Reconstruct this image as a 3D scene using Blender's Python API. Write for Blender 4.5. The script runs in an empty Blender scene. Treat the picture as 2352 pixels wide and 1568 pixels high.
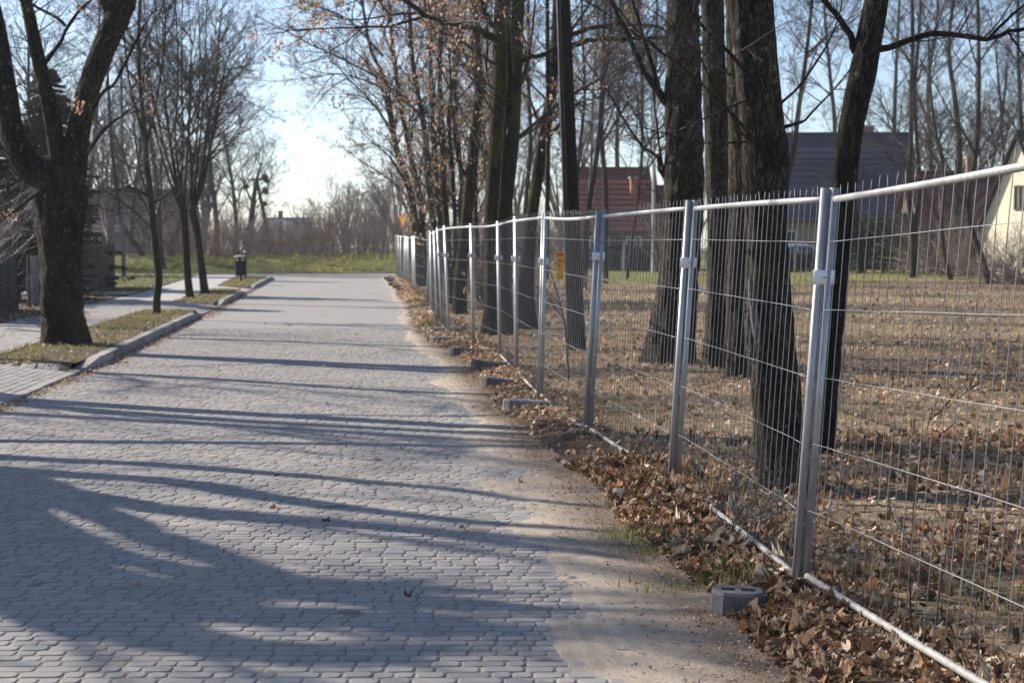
import bpy, math, random
import numpy as np

# ---------------------------------------------------------------- camera, world, sun, exposure
SC = bpy.context.scene
COL = SC.collection
W0, H0, FPX, HORIZ = 2352.0, 1568.0, 4000.0, 553.0      # picture grid the measurements were taken in
CAMZ = 1.7
PITCH = math.atan((H0 / 2 - HORIZ) / FPX)
cam_data = bpy.data.cameras.new('camera')
cam_data.lens = 36.0 * FPX / W0
cam_data.sensor_width = 36.0
cam_data.clip_start = 0.1
cam_data.clip_end = 3000.0
cam_data.dof.use_dof = True
cam_data.dof.focus_distance = 8.6
cam_data.dof.aperture_fstop = 6.0
cam_ob = bpy.data.objects.new('camera', cam_data)
cam_ob.location = (0, 0, CAMZ)
cam_ob.rotation_euler = (math.pi / 2 - PITCH, 0, 0)
COL.objects.link(cam_ob)
SC.camera = cam_ob

SUN_EL, SUN_AZ = math.radians(29), math.radians(-59)      # azimuth clockwise from +Y
SUNV = np.array([math.sin(SUN_AZ) * math.cos(SUN_EL), math.cos(SUN_AZ) * math.cos(SUN_EL), math.sin(SUN_EL)])
world = bpy.data.worlds.new('World')
SC.world = world
world.use_nodes = True
wn = world.node_tree.nodes
wl = world.node_tree.links
wn.clear()
sky = wn.new('ShaderNodeTexSky')
sky.sky_type = 'NISHITA'
sky.sun_disc = False
sky.sun_elevation = SUN_EL
sky.sun_rotation = SUN_AZ % (2 * math.pi)
sky.air_density = 0.7
sky.dust_density = 0.5
sky.ozone_density = 1.5
bg = wn.new('ShaderNodeBackground')
bg.inputs['Strength'].default_value = 0.104
wo = wn.new('ShaderNodeOutputWorld')
wl.new(sky.outputs[0], bg.inputs[0])
wl.new(bg.outputs[0], wo.inputs[0])
sun_data = bpy.data.lights.new('sun', 'SUN')
sun_data.energy = 5.0
sun_data.angle = math.radians(0.53)
sun_data.color = (1.0, 0.905, 0.79)
sun_ob = bpy.data.objects.new('sun', sun_data)
from mathutils import Vector, Matrix
sun_ob.rotation_euler = Vector(SUNV).to_track_quat('Z', 'Y').to_euler()
sun_ob.location = (-20, 20, 30)
COL.objects.link(sun_ob)
SC.view_settings.view_transform = 'Standard'
SC.view_settings.look = 'None'
SC.view_settings.exposure = 0.80
SC.view_settings.gamma = 1.0
SC.view_settings.use_curve_mapping = False
SC.render.engine = 'CYCLES'
SC.cycles.use_denoising = True
SC.cycles.max_bounces = 6
SC.cycles.diffuse_bounces = 3
SC.cycles.transparent_max_bounces = 8
SC.cycles.volume_bounces = 0

# ---------------------------------------------------------------- helpers
RNG = np.random.default_rng(7)
random.seed(7)

def P(x, y, d):
    """point seen at picture position (x, y) at distance d in front of the camera (2352 grid)"""
    c, s = math.cos(PITCH), math.sin(PITCH)
    u = (H0 / 2 - y) / FPX
    dx, dy, dz = (x - W0 / 2) / FPX, c + u * s, -s + u * c
    t = d / dy
    return np.array([dx * t, d, CAMZ + dz * t])

def G(x, y, z=0.0):
    c, s = math.cos(PITCH), math.sin(PITCH)
    u = (H0 / 2 - y) / FPX
    dx, dy, dz = (x - W0 / 2) / FPX, c + u * s, -s + u * c
    t = (z - CAMZ) / dz
    return np.array([dx * t, dy * t, z])

def nrm(v):
    return v / np.maximum(np.linalg.norm(v, axis=-1, keepdims=True), 1e-9)

class MB:
    """collects geometry, links it as ONE mesh object"""
    def __init__(self):
        self.v, self.f, self.r, self.n = [], {}, [], 0
    def add(self, verts, faces, rnd=None):
        verts = np.asarray(verts, dtype=np.float64).reshape(-1, 3)
        faces = np.asarray(faces, dtype=np.int64)
        self.f.setdefault(faces.shape[1], []).append(faces + self.n)
        self.v.append(verts)
        if rnd is None:
            rnd = np.zeros(len(verts))
        rnd = np.broadcast_to(np.asarray(rnd, dtype=np.float64), (len(verts),))
        self.r.append(rnd)
        self.n += len(verts)
    def faces_more(self, faces, base):
        faces = np.asarray(faces, dtype=np.int64)
        self.f.setdefault(faces.shape[1], []).append(faces + base)
    def box(self, c, size, rotz=0.0, rnd=0.0, tilt=0.0):
        x, y, z = np.array(size) / 2.0
        v = np.array([[-x, -y, -z], [x, -y, -z], [x, y, -z], [-x, y, -z], [-x, -y, z], [x, -y, z], [x, y, z], [-x, y, z]])
        ct, st = math.cos(tilt), math.sin(tilt)
        v = v @ np.array([[1, 0, 0], [0, ct, -st], [0, st, ct]]).T
        cz, sz = math.cos(rotz), math.sin(rotz)
        v = v @ np.array([[cz, -sz, 0], [sz, cz, 0], [0, 0, 1]]).T
        self.add(v + np.array(c), [[0, 3, 2, 1], [4, 5, 6, 7], [0, 1, 5, 4], [1, 2, 6, 5], [2, 3, 7, 6], [3, 0, 4, 7]], rnd)
        return self
    def tubes(self, paths, radii, k, rnd=None, caps=False):
        """paths (B,n,3), radii (B,n)"""
        paths = np.asarray(paths, float); radii = np.asarray(radii, float)
        if paths.ndim == 2:
            paths = paths[None]; radii = radii[None]
        B, n, _ = paths.shape
        t = np.empty_like(paths)
        t[:, 1:-1] = paths[:, 2:] - paths[:, :-2]
        t[:, 0] = paths[:, 1] - paths[:, 0]
        t[:, -1] = paths[:, -1] - paths[:, -2]
        t = nrm(t)
        m = nrm(paths[:, -1] - paths[:, 0])
        ref = np.where(np.abs(m[:, 2:3]) > 0.8, np.array([[1.0, 0.13, 0]]), np.array([[0.1, 0.05, 1.0]]))
        u = nrm(np.cross(t, ref[:, None, :]))
        w = np.cross(t, u)
        a = np.arange(k) * 2 * np.pi / k
        ring = (u[:, :, None, :] * np.cos(a)[None, None, :, None] + w[:, :, None, :] * np.sin(a)[None, None, :, None])
        v = paths[:, :, None, :] + ring * radii[:, :, None, None]
        idx = np.arange(B * n * k).reshape(B, n, k)
        a0 = idx[:, :-1, :]; a1 = np.roll(a0, -1, axis=2)
        b0 = idx[:, 1:, :]; b1 = np.roll(b0, -1, axis=2)
        q = np.stack([a0, b0, b1, a1], axis=-1).reshape(-1, 4)
        r = None if rnd is None else np.repeat(np.asarray(rnd, float), n * k)
        base = self.n
        self.add(v.reshape(-1, 3), q, r)
        if caps:
            self.faces_more(idx[:, 0, :].reshape(B, k), base)
            self.faces_more(idx[:, -1, ::-1].reshape(B, k), base)
        return self
    def tube(self, pts, rad, k=8, caps=True, rnd=0.0):
        pts = np.asarray(pts, float)
        rad = np.broadcast_to(np.asarray(rad, float), (len(pts),))
        return self.tubes(pts[None], rad[None], k, [rnd], caps)
    def lathe(self, prof, k=20, c=(0, 0, 0), rnd=0.0):
        prof = np.asarray(prof, float)
        a = np.arange(k) * 2 * np.pi / k
        v = np.stack([prof[:, 0:1] * np.cos(a), prof[:, 0:1] * np.sin(a), np.repeat(prof[:, 1:2], k, 1)], -1)
        idx = np.arange(len(prof) * k).reshape(len(prof), k)
        a0 = idx[:-1]; a1 = np.roll(a0, -1, 1); b0 = idx[1:]; b1 = np.roll(b0, -1, 1)
        self.add(v.reshape(-1, 3) + np.array(c), np.stack([a0, a1, b1, b0], -1).reshape(-1, 4), rnd)
        return self
    def grid(self, X, Y, Z, rnd=None):
        n, m = X.shape
        idx = np.arange(n * m).reshape(n, m)
        q = np.stack([idx[:-1, :-1], idx[:-1, 1:], idx[1:, 1:], idx[1:, :-1]], -1).reshape(-1, 4)
        self.add(np.stack([X, Y, Z], -1).reshape(-1, 3), q, None if rnd is None else np.asarray(rnd).reshape(-1))
        return self
    def build(self, name, mat, parent=None, smooth=False, origin=None):
        v = np.concatenate(self.v) if self.v else np.zeros((0, 3))
        r = np.concatenate(self.r) if self.r else np.zeros(0)
        if origin is not None:
            v = v - np.asarray(origin)
        me = bpy.data.meshes.new(name)
        me.vertices.add(len(v))
        me.vertices.foreach_set('co', v.astype(np.float32).ravel())
        loops, starts, tot = [], [], 0
        for k, fl in self.f.items():
            f = np.concatenate(fl)
            loops.append(f.ravel())
            starts.append(tot + np.arange(len(f)) * k)
            tot += f.size
        loops = np.concatenate(loops); starts = np.concatenate(starts)
        me.loops.add(tot)
        me.loops.foreach_set('vertex_index', loops.astype(np.int32))
        me.polygons.add(len(starts))
        me.polygons.foreach_set('loop_start', starts.astype(np.int32))
        at = me.attributes.new('rnd', 'FLOAT', 'POINT')
        at.data.foreach_set('value', r.astype(np.float32))
        me.update(calc_edges=True)
        me.polygons.foreach_set('use_smooth', np.full(len(starts), bool(smooth)))
        me.materials.append(mat)
        o = bpy.data.objects.new(name, me)
        COL.objects.link(o)
        if parent is not None:
            o.parent = parent
        elif origin is not None:
            o.location = Vector(origin)
        return o

def thing(name, label, cat, loc=(0, 0, 0), group=None, kind=None, rotz=0.0):
    o = bpy.data.objects.new(name, None)
    o.empty_display_size = 0.2
    COL.objects.link(o)
    o.location = Vector([float(q) for q in loc]); o.rotation_euler = (0, 0, rotz)
    return tag(o, label, cat, group, kind)

def tag(o, label=None, cat=None, group=None, kind=None):
    if label: o['label'] = label
    if cat: o['category'] = cat
    if group: o['group'] = group
    if kind: o['kind'] = kind
    return o

def copy_tree(o, parent=None):
    c = o.copy(); COL.objects.link(c)
    if parent is not None:
        c.parent = parent
    for ch in [q for q in bpy.data.objects if q.parent == o]:
        copy_tree(ch, c)
    return c

def spline(pts, n):
    """Catmull-Rom through pts (m,k) resampled to n"""
    p = np.asarray(pts, float)
    m = len(p)
    if m == 2:
        s = np.linspace(0, 1, n)[:, None]
        return p[0] * (1 - s) + p[1] * s
    q = np.vstack([2 * p[0] - p[1], p, 2 * p[-1] - p[-2]])
    t = np.linspace(0, m - 1, n)
    i = np.minimum(t.astype(int), m - 2)
    f = (t - i)[:, None]
    a, b, c, d = q[i], q[i + 1], q[i + 2], q[i + 3]
    return 0.5 * (2 * b + (c - a) * f + (2 * a - 5 * b + 4 * c - d) * f ** 2 + (3 * b - a - 3 * c + d) * f ** 3)

def vnoise(x, y, seed=0, px=None):
    """smooth 2-D value noise, optionally periodic in x"""
    r = np.random.default_rng(seed).random((64, 64))
    xi, yi = np.floor(x).astype(int), np.floor(y).astype(int)
    fx, fy = x - xi, y - yi
    fx = fx * fx * (3 - 2 * fx); fy = fy * fy * (3 - 2 * fy)
    m = px if px else 64
    x0, x1 = xi % m, (xi + 1) % m
    y0, y1 = yi % 64, (yi + 1) % 64
    return (r[x0, y0] * (1 - fx) + r[x1, y0] * fx) * (1 - fy) + (r[x0, y1] * (1 - fx) + r[x1, y1] * fx) * fy

def fbm(x, y, seed=0, o=3):
    s, a, t = 0, 1.0, 0
    for i in range(o):
        s = s + a * vnoise(x * 2 ** i, y * 2 ** i, seed + i); t += a; a *= .5
    return s / t

# ---------------------------------------------------------------- materials
def new_mat(name):
    m = bpy.data.materials.new(name)
    m.use_nodes = True
    nt = m.node_tree
    b = nt.nodes['Principled BSDF']
    return m, nt, b

def ramp(nt, stops, src):
    r = nt.nodes.new('ShaderNodeValToRGB')
    e = r.color_ramp.elements
    while len(e) < len(stops):
        e.new(0.5)
    for i, (p, c) in enumerate(stops):
        e[i].position = p; e[i].color = (*c, 1)
    nt.links.new(src, r.inputs[0])
    return r.outputs[0]

def noise(nt, scale, detail=4, vec=None, rough=0.6, dist=0.0):
    n = nt.nodes.new('ShaderNodeTexNoise')
    n.inputs['Scale'].default_value = scale
    n.inputs['Detail'].default_value = detail
    n.inputs['Roughness'].default_value = rough
    n.inputs['Distortion'].default_value = dist
    if vec is not None:
        nt.links.new(vec, n.inputs['Vector'])
    return n.outputs['Fac']

def mapping(nt, scale, kind='Object'):
    tc = nt.nodes.new('ShaderNodeTexCoord')
    mp = nt.nodes.new('ShaderNodeMapping')
    mp.inputs['Scale'].default_value = scale
    nt.links.new(tc.outputs[kind], mp.inputs['Vector'])
    return mp.outputs[0]

def attr(nt, name='rnd'):
    a = nt.nodes.new('ShaderNodeAttribute'); a.attribute_name = name
    return a.outputs['Fac']

def mix(nt, fac, a, b, mode='MIX'):
    m = nt.nodes.new('ShaderNodeMix'); m.data_type = 'RGBA'; m.blend_type = mode
    for s, v in ((m.inputs[0], fac), (m.inputs[6], a), (m.inputs[7], b)):
        if isinstance(v, (int, float)):
            s.default_value = v
        elif isinstance(v, tuple):
            s.default_value = (*v, 1)
        else:
            nt.links.new(v, s)
    return m.outputs[2]

def bump(nt, b, h, strength=0.4, dist=0.01):
    n = nt.nodes.new('ShaderNodeBump')
    n.inputs['Strength'].default_value = strength
    n.inputs['Distance'].default_value = dist
    nt.links.new(h, n.inputs['Height'])
    nt.links.new(n.outputs[0], b.inputs['Normal'])

def simple(name, col, rough=0.8, var=0.25, scale=6.0, metal=0.0, bmp=0.0, spec=0.4, use_rnd=False):
    m, nt, b = new_mat(name)
    v = mapping(nt, (1, 1, 1))
    f = noise(nt, scale, 5, v)
    lo = tuple(c * (1 - var) for c in col); hi = tuple(min(1, c * (1 + var)) for c in col)
    c = ramp(nt, [(0.3, lo), (0.7, hi)], f)
    if use_rnd:
        c = mix(nt, 1.0, c, ramp(nt, [(0, (.65, .65, .65)), (1, (1.25, 1.25, 1.25))], attr(nt)), 'MULTIPLY')
    nt.links.new(c, b.inputs['Base Color'])
    b.inputs['Roughness'].default_value = rough
    b.inputs['Metallic'].default_value = metal
    b.inputs['Specular IOR Level'].default_value = spec
    if bmp:
        bump(nt, b, noise(nt, scale * 8, 4, v), bmp, 0.01)
    return m

def bark(name, dark, light, moss=0.0, lichen=0.0, sc=1.0):
    """plated bark: dark cracks between raised plates, stretched along the trunk"""
    m, nt, b = new_mat(name)
    def ridge(scl, sz, off):
        v = mapping(nt, (6.5 * sc, 6.5 * sc, sz * sc))
        f = noise(nt, scl, 3, v, 0.55, 0.35)
        a = nt.nodes.new('ShaderNodeMath'); a.operation = 'SUBTRACT'; a.inputs[1].default_value = off; nt.links.new(f, a.inputs[0])
        q = nt.nodes.new('ShaderNodeMath'); q.operation = 'ABSOLUTE'; nt.links.new(a.outputs[0], q.inputs[0])
        w = nt.nodes.new('ShaderNodeMath'); w.operation = 'MULTIPLY'; w.inputs[1].default_value = 6.0; w.use_clamp = True; nt.links.new(q.outputs[0], w.inputs[0])
        return w.outputs[0]
    r1, r2 = ridge(2.0, 1.1, .5), ridge(5.0, 2.2, .48)
    mn = nt.nodes.new('ShaderNodeMath'); mn.operation = 'MULTIPLY'; nt.links.new(r1, mn.inputs[0]); nt.links.new(r2, mn.inputs[1])
    h = mn.outputs[0]
    c = ramp(nt, [(0.02, dark), (0.22, tuple(a * .6 + q * .4 for a, q in zip(dark, light))), (0.8, light)], h)
    vo = mapping(nt, (1, 1, .6))
    big = noise(nt, 1.4, 4, vo, 0.6)
    c = mix(nt, 1.0, c, ramp(nt, [(.32, (.5, .48, .46)), (.68, (1.25, 1.22, 1.2))], big), 'MULTIPLY')
    if lichen:
        g = noise(nt, 15.0, 5, vo, 0.7)
        c = mix(nt, ramp(nt, [(0.60, (0, 0, 0)), (0.66, (lichen,) * 3)], g), c, (0.20, 0.20, 0.165))
    if moss:
        g = noise(nt, 2.2, 4, vo, 0.6)
        c = mix(nt, ramp(nt, [(0.48, (0, 0, 0)), (0.62, (moss,) * 3)], g), c, (0.075, 0.085, 0.018))
    nt.links.new(c, b.inputs['Base Color'])
    b.inputs['Roughness'].default_value = 0.92
    b.inputs['Specular IOR Level'].default_value = 0.2
    bump(nt, b, h, 1.0, 0.03)
    return m

M = {}
M['bark_dark'] = bark('bark_dark', (.011, .009, .007), (.085, .068, .054), 0.35, 0.5)
M['bark_old'] = bark('bark_old', (.013, .010, .008), (.155, .128, .10), 0.2, 0.8)
M['bark_mossy'] = bark('bark_mossy', (.020, .018, .010), (.070, .064, .036), 0.75, 0.3)
M['bark_smooth'] = bark('bark_smooth', (.030, .025, .020), (.085, .074, .056), 0.5, 0.3, .6)
M['bark_left'] = bark('bark_left', (.013, .010, .008), (.10, .084, .066), 0.3, 0.7)
M['bark_pale'] = bark('bark_pale', (.16, .14, .12), (.42, .39, .35), 0.0, 0.0)
M['twig'] = simple('twig', (.046, .037, .031), .75, .35, 3, use_rnd=True)
M['twig_red'] = simple('twig_red', (.31, .225, .185), .8, .35, 3, use_rnd=True)
M['twig_far'] = simple('twig_far', (.20, .165, .148), .85, .3, 2, use_rnd=True)  # haze of distance put into a paler twig colour
M['pole_wood'] = bark('pole_wood', (.022, .016, .013), (.075, .056, .045), 0, 0, 1.6)
M['galv'], nt, b = new_mat('galvanised_steel')
v = mapping(nt, (1, 1, .35))
f = noise(nt, 30, 3, v)
nt.links.new(ramp(nt, [(0.3, (.36, .37, .375)), (0.7, (.50, .505, .505))], f), b.inputs['Base Color'])
b.inputs['Metallic'].default_value = 0.55
nt.links.new(ramp(nt, [(0.3, (.40,) * 3), (0.7, (.55,) * 3)], noise(nt, 9, 4, v)), b.inputs['Roughness'])
M['dusty_rail'] = simple('dusty_rail', (.34, .33, .31), .65, .25, 14, metal=.25)
M['wire'] = simple('wire_steel', (.20, .205, .21), .5, .2, 12, metal=.4)
M['clamp'] = simple('zinc_clamp', (.82, .83, .82), .45, .08, 25, metal=.15)
M['concrete_shaded'] = simple('foot_concrete_shaded', (.15, .143, .135), .92, .3, 14, bmp=.6)  # shade on the unlit front faces put into a darker concrete colour
M['concrete'] = simple('foot_concrete', (.27, .255, .235), .92, .25, 14, bmp=.5)
M['kerb'] = simple('kerb_concrete', (.30, .285, .265), .92, .2, 9, bmp=.4, use_rnd=True)

def paver_mat(name, base, joint=False):
    m, nt, b = new_mat(name)
    v = mapping(nt, (1, 1, 1))
    r = attr(nt)
    c = ramp(nt, [(0, tuple(q * .84 for q in base)), (.5, base), (1, tuple(min(1, q * 1.10) for q in base))], r)
    g = noise(nt, 140, 3, v)
    c = mix(nt, 1.0, c, ramp(nt, [(.3, (.82, .82, .82)), (.7, (1.14, 1.13, 1.12))], g), 'MULTIPLY')
    s = noise(nt, 1.1, 5, v, .65)
    c = mix(nt, ramp(nt, [(.42, (0, 0, 0)), (.75, (.55, .55, .55))], s), c, (.40, .355, .30))
    st = noise(nt, 3.1, 2, v, .4)
    c = mix(nt, ramp(nt, [(.69, (0, 0, 0)), (.72, (.55, .55, .55))], st), c, (.13, .095, .07))
    nt.links.new(c, b.inputs['Base Color'])
    b.inputs['Roughness'].default_value = .9
    b.inputs['Specular IOR Level'].default_value = .18
    bump(nt, b, g, .35, .003)
    return m
M['paver'] = paver_mat('road_paver', (.318, .306, .296))
M['walk_paver'] = paver_mat('walk_paver', (.42, .40, .38))
M['joint'] = simple('joint_sand', (.29, .25, .205), .95, .35, 40, bmp=.6)

def sand_mat():
    m, nt, b = new_mat('dusty_sand')
    v = mapping(nt, (1, 1, 1))
    f = noise(nt, 2.5, 6, v, .65)
    c = ramp(nt, [(.3, (.31, .255, .20)), (.55, (.41, .345, .275)), (.75, (.47, .405, .33))], f)
    g = noise(nt, 160, 3, v)
    c = mix(nt, 1.0, c, ramp(nt, [(.28, (.5, .48, .45)), (.42, (1, 1, 1)), (.7, (1.12, 1.1, 1.08))], g), 'MULTIPLY')
    dm = nt.nodes.new('ShaderNodeMath'); dm.operation = 'MULTIPLY_ADD'; dm.inputs[1].default_value = .35; nt.links.new(f, dm.inputs[0]); nt.links.new(attr(nt), dm.inputs[2])
    c = mix(nt, ramp(nt, [(.55, (0, 0, 0)), (.95, (.9, .9, .9))], dm.outputs[0]), c, (.12, .092, .068))
    nt.links.new(c, b.inputs['Base Color'])
    b.inputs['Roughness'].default_value = .95
    w = noise(nt, 60, 4, v)
    bump(nt, b, w, .6, .01)
    return m
M['sand'] = sand_mat()

def soil_mat(name, soil, green, dry):
    """ground of soil, matted dry leaves and grass; vertex attribute rnd = how grassy the place is"""
    m, nt, b = new_mat(name)
    v = mapping(nt, (1, 1, 1))
    f = noise(nt, 9, 6, v, .7)
    c = ramp(nt, [(.32, tuple(q * .45 for q in soil)), (.5, soil), (.68, dry)], f)
    g = noise(nt, 30, 5, v, .7)
    gc = ramp(nt, [(.35, tuple(q * .55 for q in green)), (.65, tuple(q * 1.3 for q in green))], g)
    pm = noise(nt, 1.3, 4, v, .6)
    ad = nt.nodes.new('ShaderNodeMath'); ad.operation = 'ADD'
    nt.links.new(attr(nt), ad.inputs[0]); nt.links.new(pm, ad.inputs[1])
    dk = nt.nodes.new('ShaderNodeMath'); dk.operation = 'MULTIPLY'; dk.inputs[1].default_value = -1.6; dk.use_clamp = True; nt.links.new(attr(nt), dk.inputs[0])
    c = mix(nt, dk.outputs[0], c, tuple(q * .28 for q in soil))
    k = ramp(nt, [(.85, (0, 0, 0)), (1.0, (1, 1, 1))], ad.outputs[0])
    c = mix(nt, k, c, gc)
    nt.links.new(c, b.inputs['Base Color'])
    b.inputs['Roughness'].default_value = .95
    b.inputs['Specular IOR Level'].default_value = .2
    bump(nt, b, g, .9, .03)
    return m
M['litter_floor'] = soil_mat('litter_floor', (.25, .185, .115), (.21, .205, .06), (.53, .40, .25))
M['verge'] = soil_mat('verge_soil', (.12, .095, .068), (.105, .12, .035), (.23, .19, .125))
M['bank'] = soil_mat('bank_soil', (.10, .085, .042), (.13, .135, .035), (.26, .225, .11))  # soil darkened to paint shade into the gaps between tussocks

def leaf_mat(name, stops, trans=.35):
    m, nt, b = new_mat(name)
    r = attr(nt)
    v = mapping(nt, (1, 1, 1))
    c = ramp(nt, stops, r)
    c = mix(nt, 1.0, c, ramp(nt, [(.3, (.7, .7, .7)), (.7, (1.2, 1.2, 1.2))], noise(nt, 55, 4, v)), 'MULTIPLY')
    nt.links.new(c, b.inputs['Base Color'])
    b.inputs['Roughness'].default_value = .7
    b.inputs['Specular IOR Level'].default_value = .3
    t = nt.nodes.new('ShaderNodeBsdfTranslucent')
    nt.links.new(c, t.inputs['Color'])
    ms = nt.nodes.new('ShaderNodeMixShader'); ms.inputs[0].default_value = trans
    nt.links.new(b.outputs[0], ms.inputs[1]); nt.links.new(t.outputs[0], ms.inputs[2])
    nt.links.new(ms.outputs[0], nt.nodes['Material Output'].inputs['Surface'])
    return m
M['dead_leaf'] = leaf_mat('dead_leaf', [(0, (.075, .045, .027)), (.16, (.20, .115, .062)), (.36, (.42, .27, .155)), (.48, (.38, .165, .066)), (.54, (.47, .315, .185)), (.80, (.62, .47, .32)), (1, (.76, .66, .53))], .25)
M['hang_leaf'] = leaf_mat('hanging_leaf', [(0, (.30, .185, .11)), (.5, (.52, .36, .23)), (1, (.68, .51, .37))], .6)
M['grass'] = leaf_mat('grass_blade', [(0, (.10, .13, .03)), (.45, (.20, .235, .055)), (.7, (.31, .29, .11)), (1, (.46, .38, .22))], .5)
M['straw'] = leaf_mat('straw_blade', [(0, (.27, .19, .11)), (.5, (.52, .395, .235)), (.9, (.68, .56, .37)), (1, (.24, .26, .07))], .4)
M['bank_grass'] = leaf_mat('bank_grass_blade', [(0, (.16, .17, .04)), (.5, (.33, .33, .085)), (1, (.52, .45, .20))], .5)
M['needle'] = leaf_mat('needle', [(0, (.016, .028, .022)), (1, (.035, .055, .038))], .1)
M['hedge_leaf'] = leaf_mat('hedge_leaf', [(0, (.02, .032, .012)), (1, (.06, .08, .025))], .2)
# ---------------------------------------------------------------- plan lines
def _post(xb, xt, yt, d):
    bx = (xb - W0 / 2) * d / FPX
    t = P(xt, yt, d)
    return (bx, d, 0.0, t[0], d, t[2])
POSTS = [(1.98, 1.6, .16, 2.20, 1.6, 2.12), (1.77, 4.92, .11, 1.945, 4.92, 2.06),
         _post(1843, 1906, 432, 8.35), _post(1548, 1590, 460, 11.6), _post(1350, 1380, 483, 14.9), _post(1240, 1251, 488, 18.2),
         _post(1185.5, 1184, 497, 21.5), _post(1148, 1144, 508, 24.6), _post(1087, 1082, 513, 27.8), _post(1031, 1021, 518, 30.6),
         _post(1016, 1005, 523, 33.4), _post(1004, 997, 530, 36.6), _post(991, 988.5, 530, 40.1), _post(987, 984, 534, 43.7),
         _post(980, 986, 549, 47.6), _post(955, 951.6, 540, 52.3), _post(952, 950, 541, 55.5), _post(950, 948, 542, 58.7),
         _post(948.5, 947, 543, 62.0), _post(938, 937, 543, 65.3), _post(933, 933, 542, 68.6), _post(928.5, 930, 541, 72.0),
         _post(920, 921, 541, 75.5), _post(915, 915, 540, 79.0), _post(910, 909, 539, 82.5)]
FY = np.array([-8.0] + [p[1] for p in POSTS] + [120.0])
FX = np.array([2.3] + [p[0] for p in POSTS] + [-9.0])
def xf(y): return np.interp(y, FY, FX)
def xe(y): return xf(y) - .60 + .07 * np.sin(np.asarray(y) * 1.7) * np.clip((np.asarray(y) - 4) / 10, 0, 1)
KY = [-12, 0, 17.8, 23.9, 40, 45.6, 56.7, 62.4, 78.2, 84]
KX = [-3.5, -3.95, -5.25, -5.64, -7.1, -7.6, -8.67, -9.2, -10.75, -11.3]
def kx(y): return np.interp(y, KY, KX)
SY = [-12, 17, 24.6, 37.2, 42, 52.6, 57.4, 73.5, 78]
SXR = [-5.0, -6.55, -7.2, -8.2, -8.55, -9.4, -9.9, -11.8, -12.35]
def sr(y): return np.interp(y, SY, SXR)
def sl(y): return sr(y) - 1.85
RAISED = [(-12.0, 12.5), (22.6, 39.4), (45.4, 56.4), (61.4, 79.0)]
def kerb_h(y):
    y = np.asarray(y, float)
    h = np.full(y.shape, .03)
    for a, b in RAISED:
        h = np.maximum(h, .03 + .095 * np.clip(np.minimum(y - a, b - y) / 1.0, 0, 1))
    return h

# ---------------------------------------------------------------- ground and cross street
b_ = MB()
b_.add([[-250, -60, -.09], [250, -60, -.09], [250, 420, -.09], [-250, 420, -.09]], [[0, 1, 2, 3]], .6)
tag(b_.build('ground', M['verge']), kind='structure')

road = thing('road', 'long block-paved road running away between kerb and fence', 'road', (0, 0, 0), kind='structure')
road.pop('category', None)
ys = np.concatenate([np.arange(-8, 40, .5), np.arange(40, 83.1, 2)])
us = np.linspace(0, 1, 12)
Yg, Ug = np.meshgrid(ys, us, indexing='ij')
Xg = kx(Yg) * (1 - Ug) + (xe(Yg) + .12) * Ug
Zg = np.full_like(Xg, -.0055) + .003 * vnoise(Xg * 5 + 20, Yg * 5 + 40, 3)
b_ = MB(); b_.grid(Xg, Yg, Zg, np.zeros_like(Xg))
b_.build('joint_sand', M['joint'], road)

# far paving: rows too small to tell apart, carried by relief in the material
def far_paving_mat():
    m, nt, b = new_mat('far_paving')
    v = mapping(nt, (1, 1, 1))
    br = nt.nodes.new('ShaderNodeTexBrick')
    br.inputs['Scale'].default_value = 1.0
    br.inputs['Brick Width'].default_value = .14
    br.inputs['Row Height'].default_value = .09
    br.inputs['Mortar Size'].default_value = .006
    br.inputs['Color1'].default_value = (.288, .284, .280, 1); br.inputs['Color2'].default_value = (.33, .324, .318, 1)
    br.inputs['Mortar'].default_value = (.29, .27, .245, 1)
    nt.links.new(v, br.inputs['Vector'])
    s = noise(nt, .9, 5, v, .65)
    c = mix(nt, ramp(nt, [(.42, (0, 0, 0)), (.75, (.55, .55, .55))], s), br.outputs['Color'], (.36, .335, .305))
    nt.links.new(c, b.inputs['Base Color'])
    b.inputs['Roughness'].default_value = .9
    b.inputs['Specular IOR Level'].default_value = .18
    bump(nt, b, br.outputs['Fac'], -.5, .006)
    return m
M['far_paving'] = far_paving_mat()
y0f = 33.85
ys = np.concatenate([np.arange(y0f, 80.5, 1.0)])
Yg, Ug = np.meshgrid(ys, us, indexing='ij')
Xg = kx(Yg) * (1 - Ug) + (xe(Yg) + .1) * Ug
b_ = MB(); b_.grid(Xg, Yg, np.zeros_like(Xg) - .002, np.zeros_like(Xg))
b_.build('far_paving', M['far_paving'], road)
b_ = MB()
xs = np.linspace(-90, 70, 81)
lo = 80.0 + .0 * xs; hi = 90.3 + .008 * (xs + 10)
b_.grid(np.stack([xs, xs]), np.stack([lo, hi]), np.full((2, 81), .003), np.zeros((2, 81)))
tag(b_.build('cross_street', M['far_paving']), kind='structure')

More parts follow.
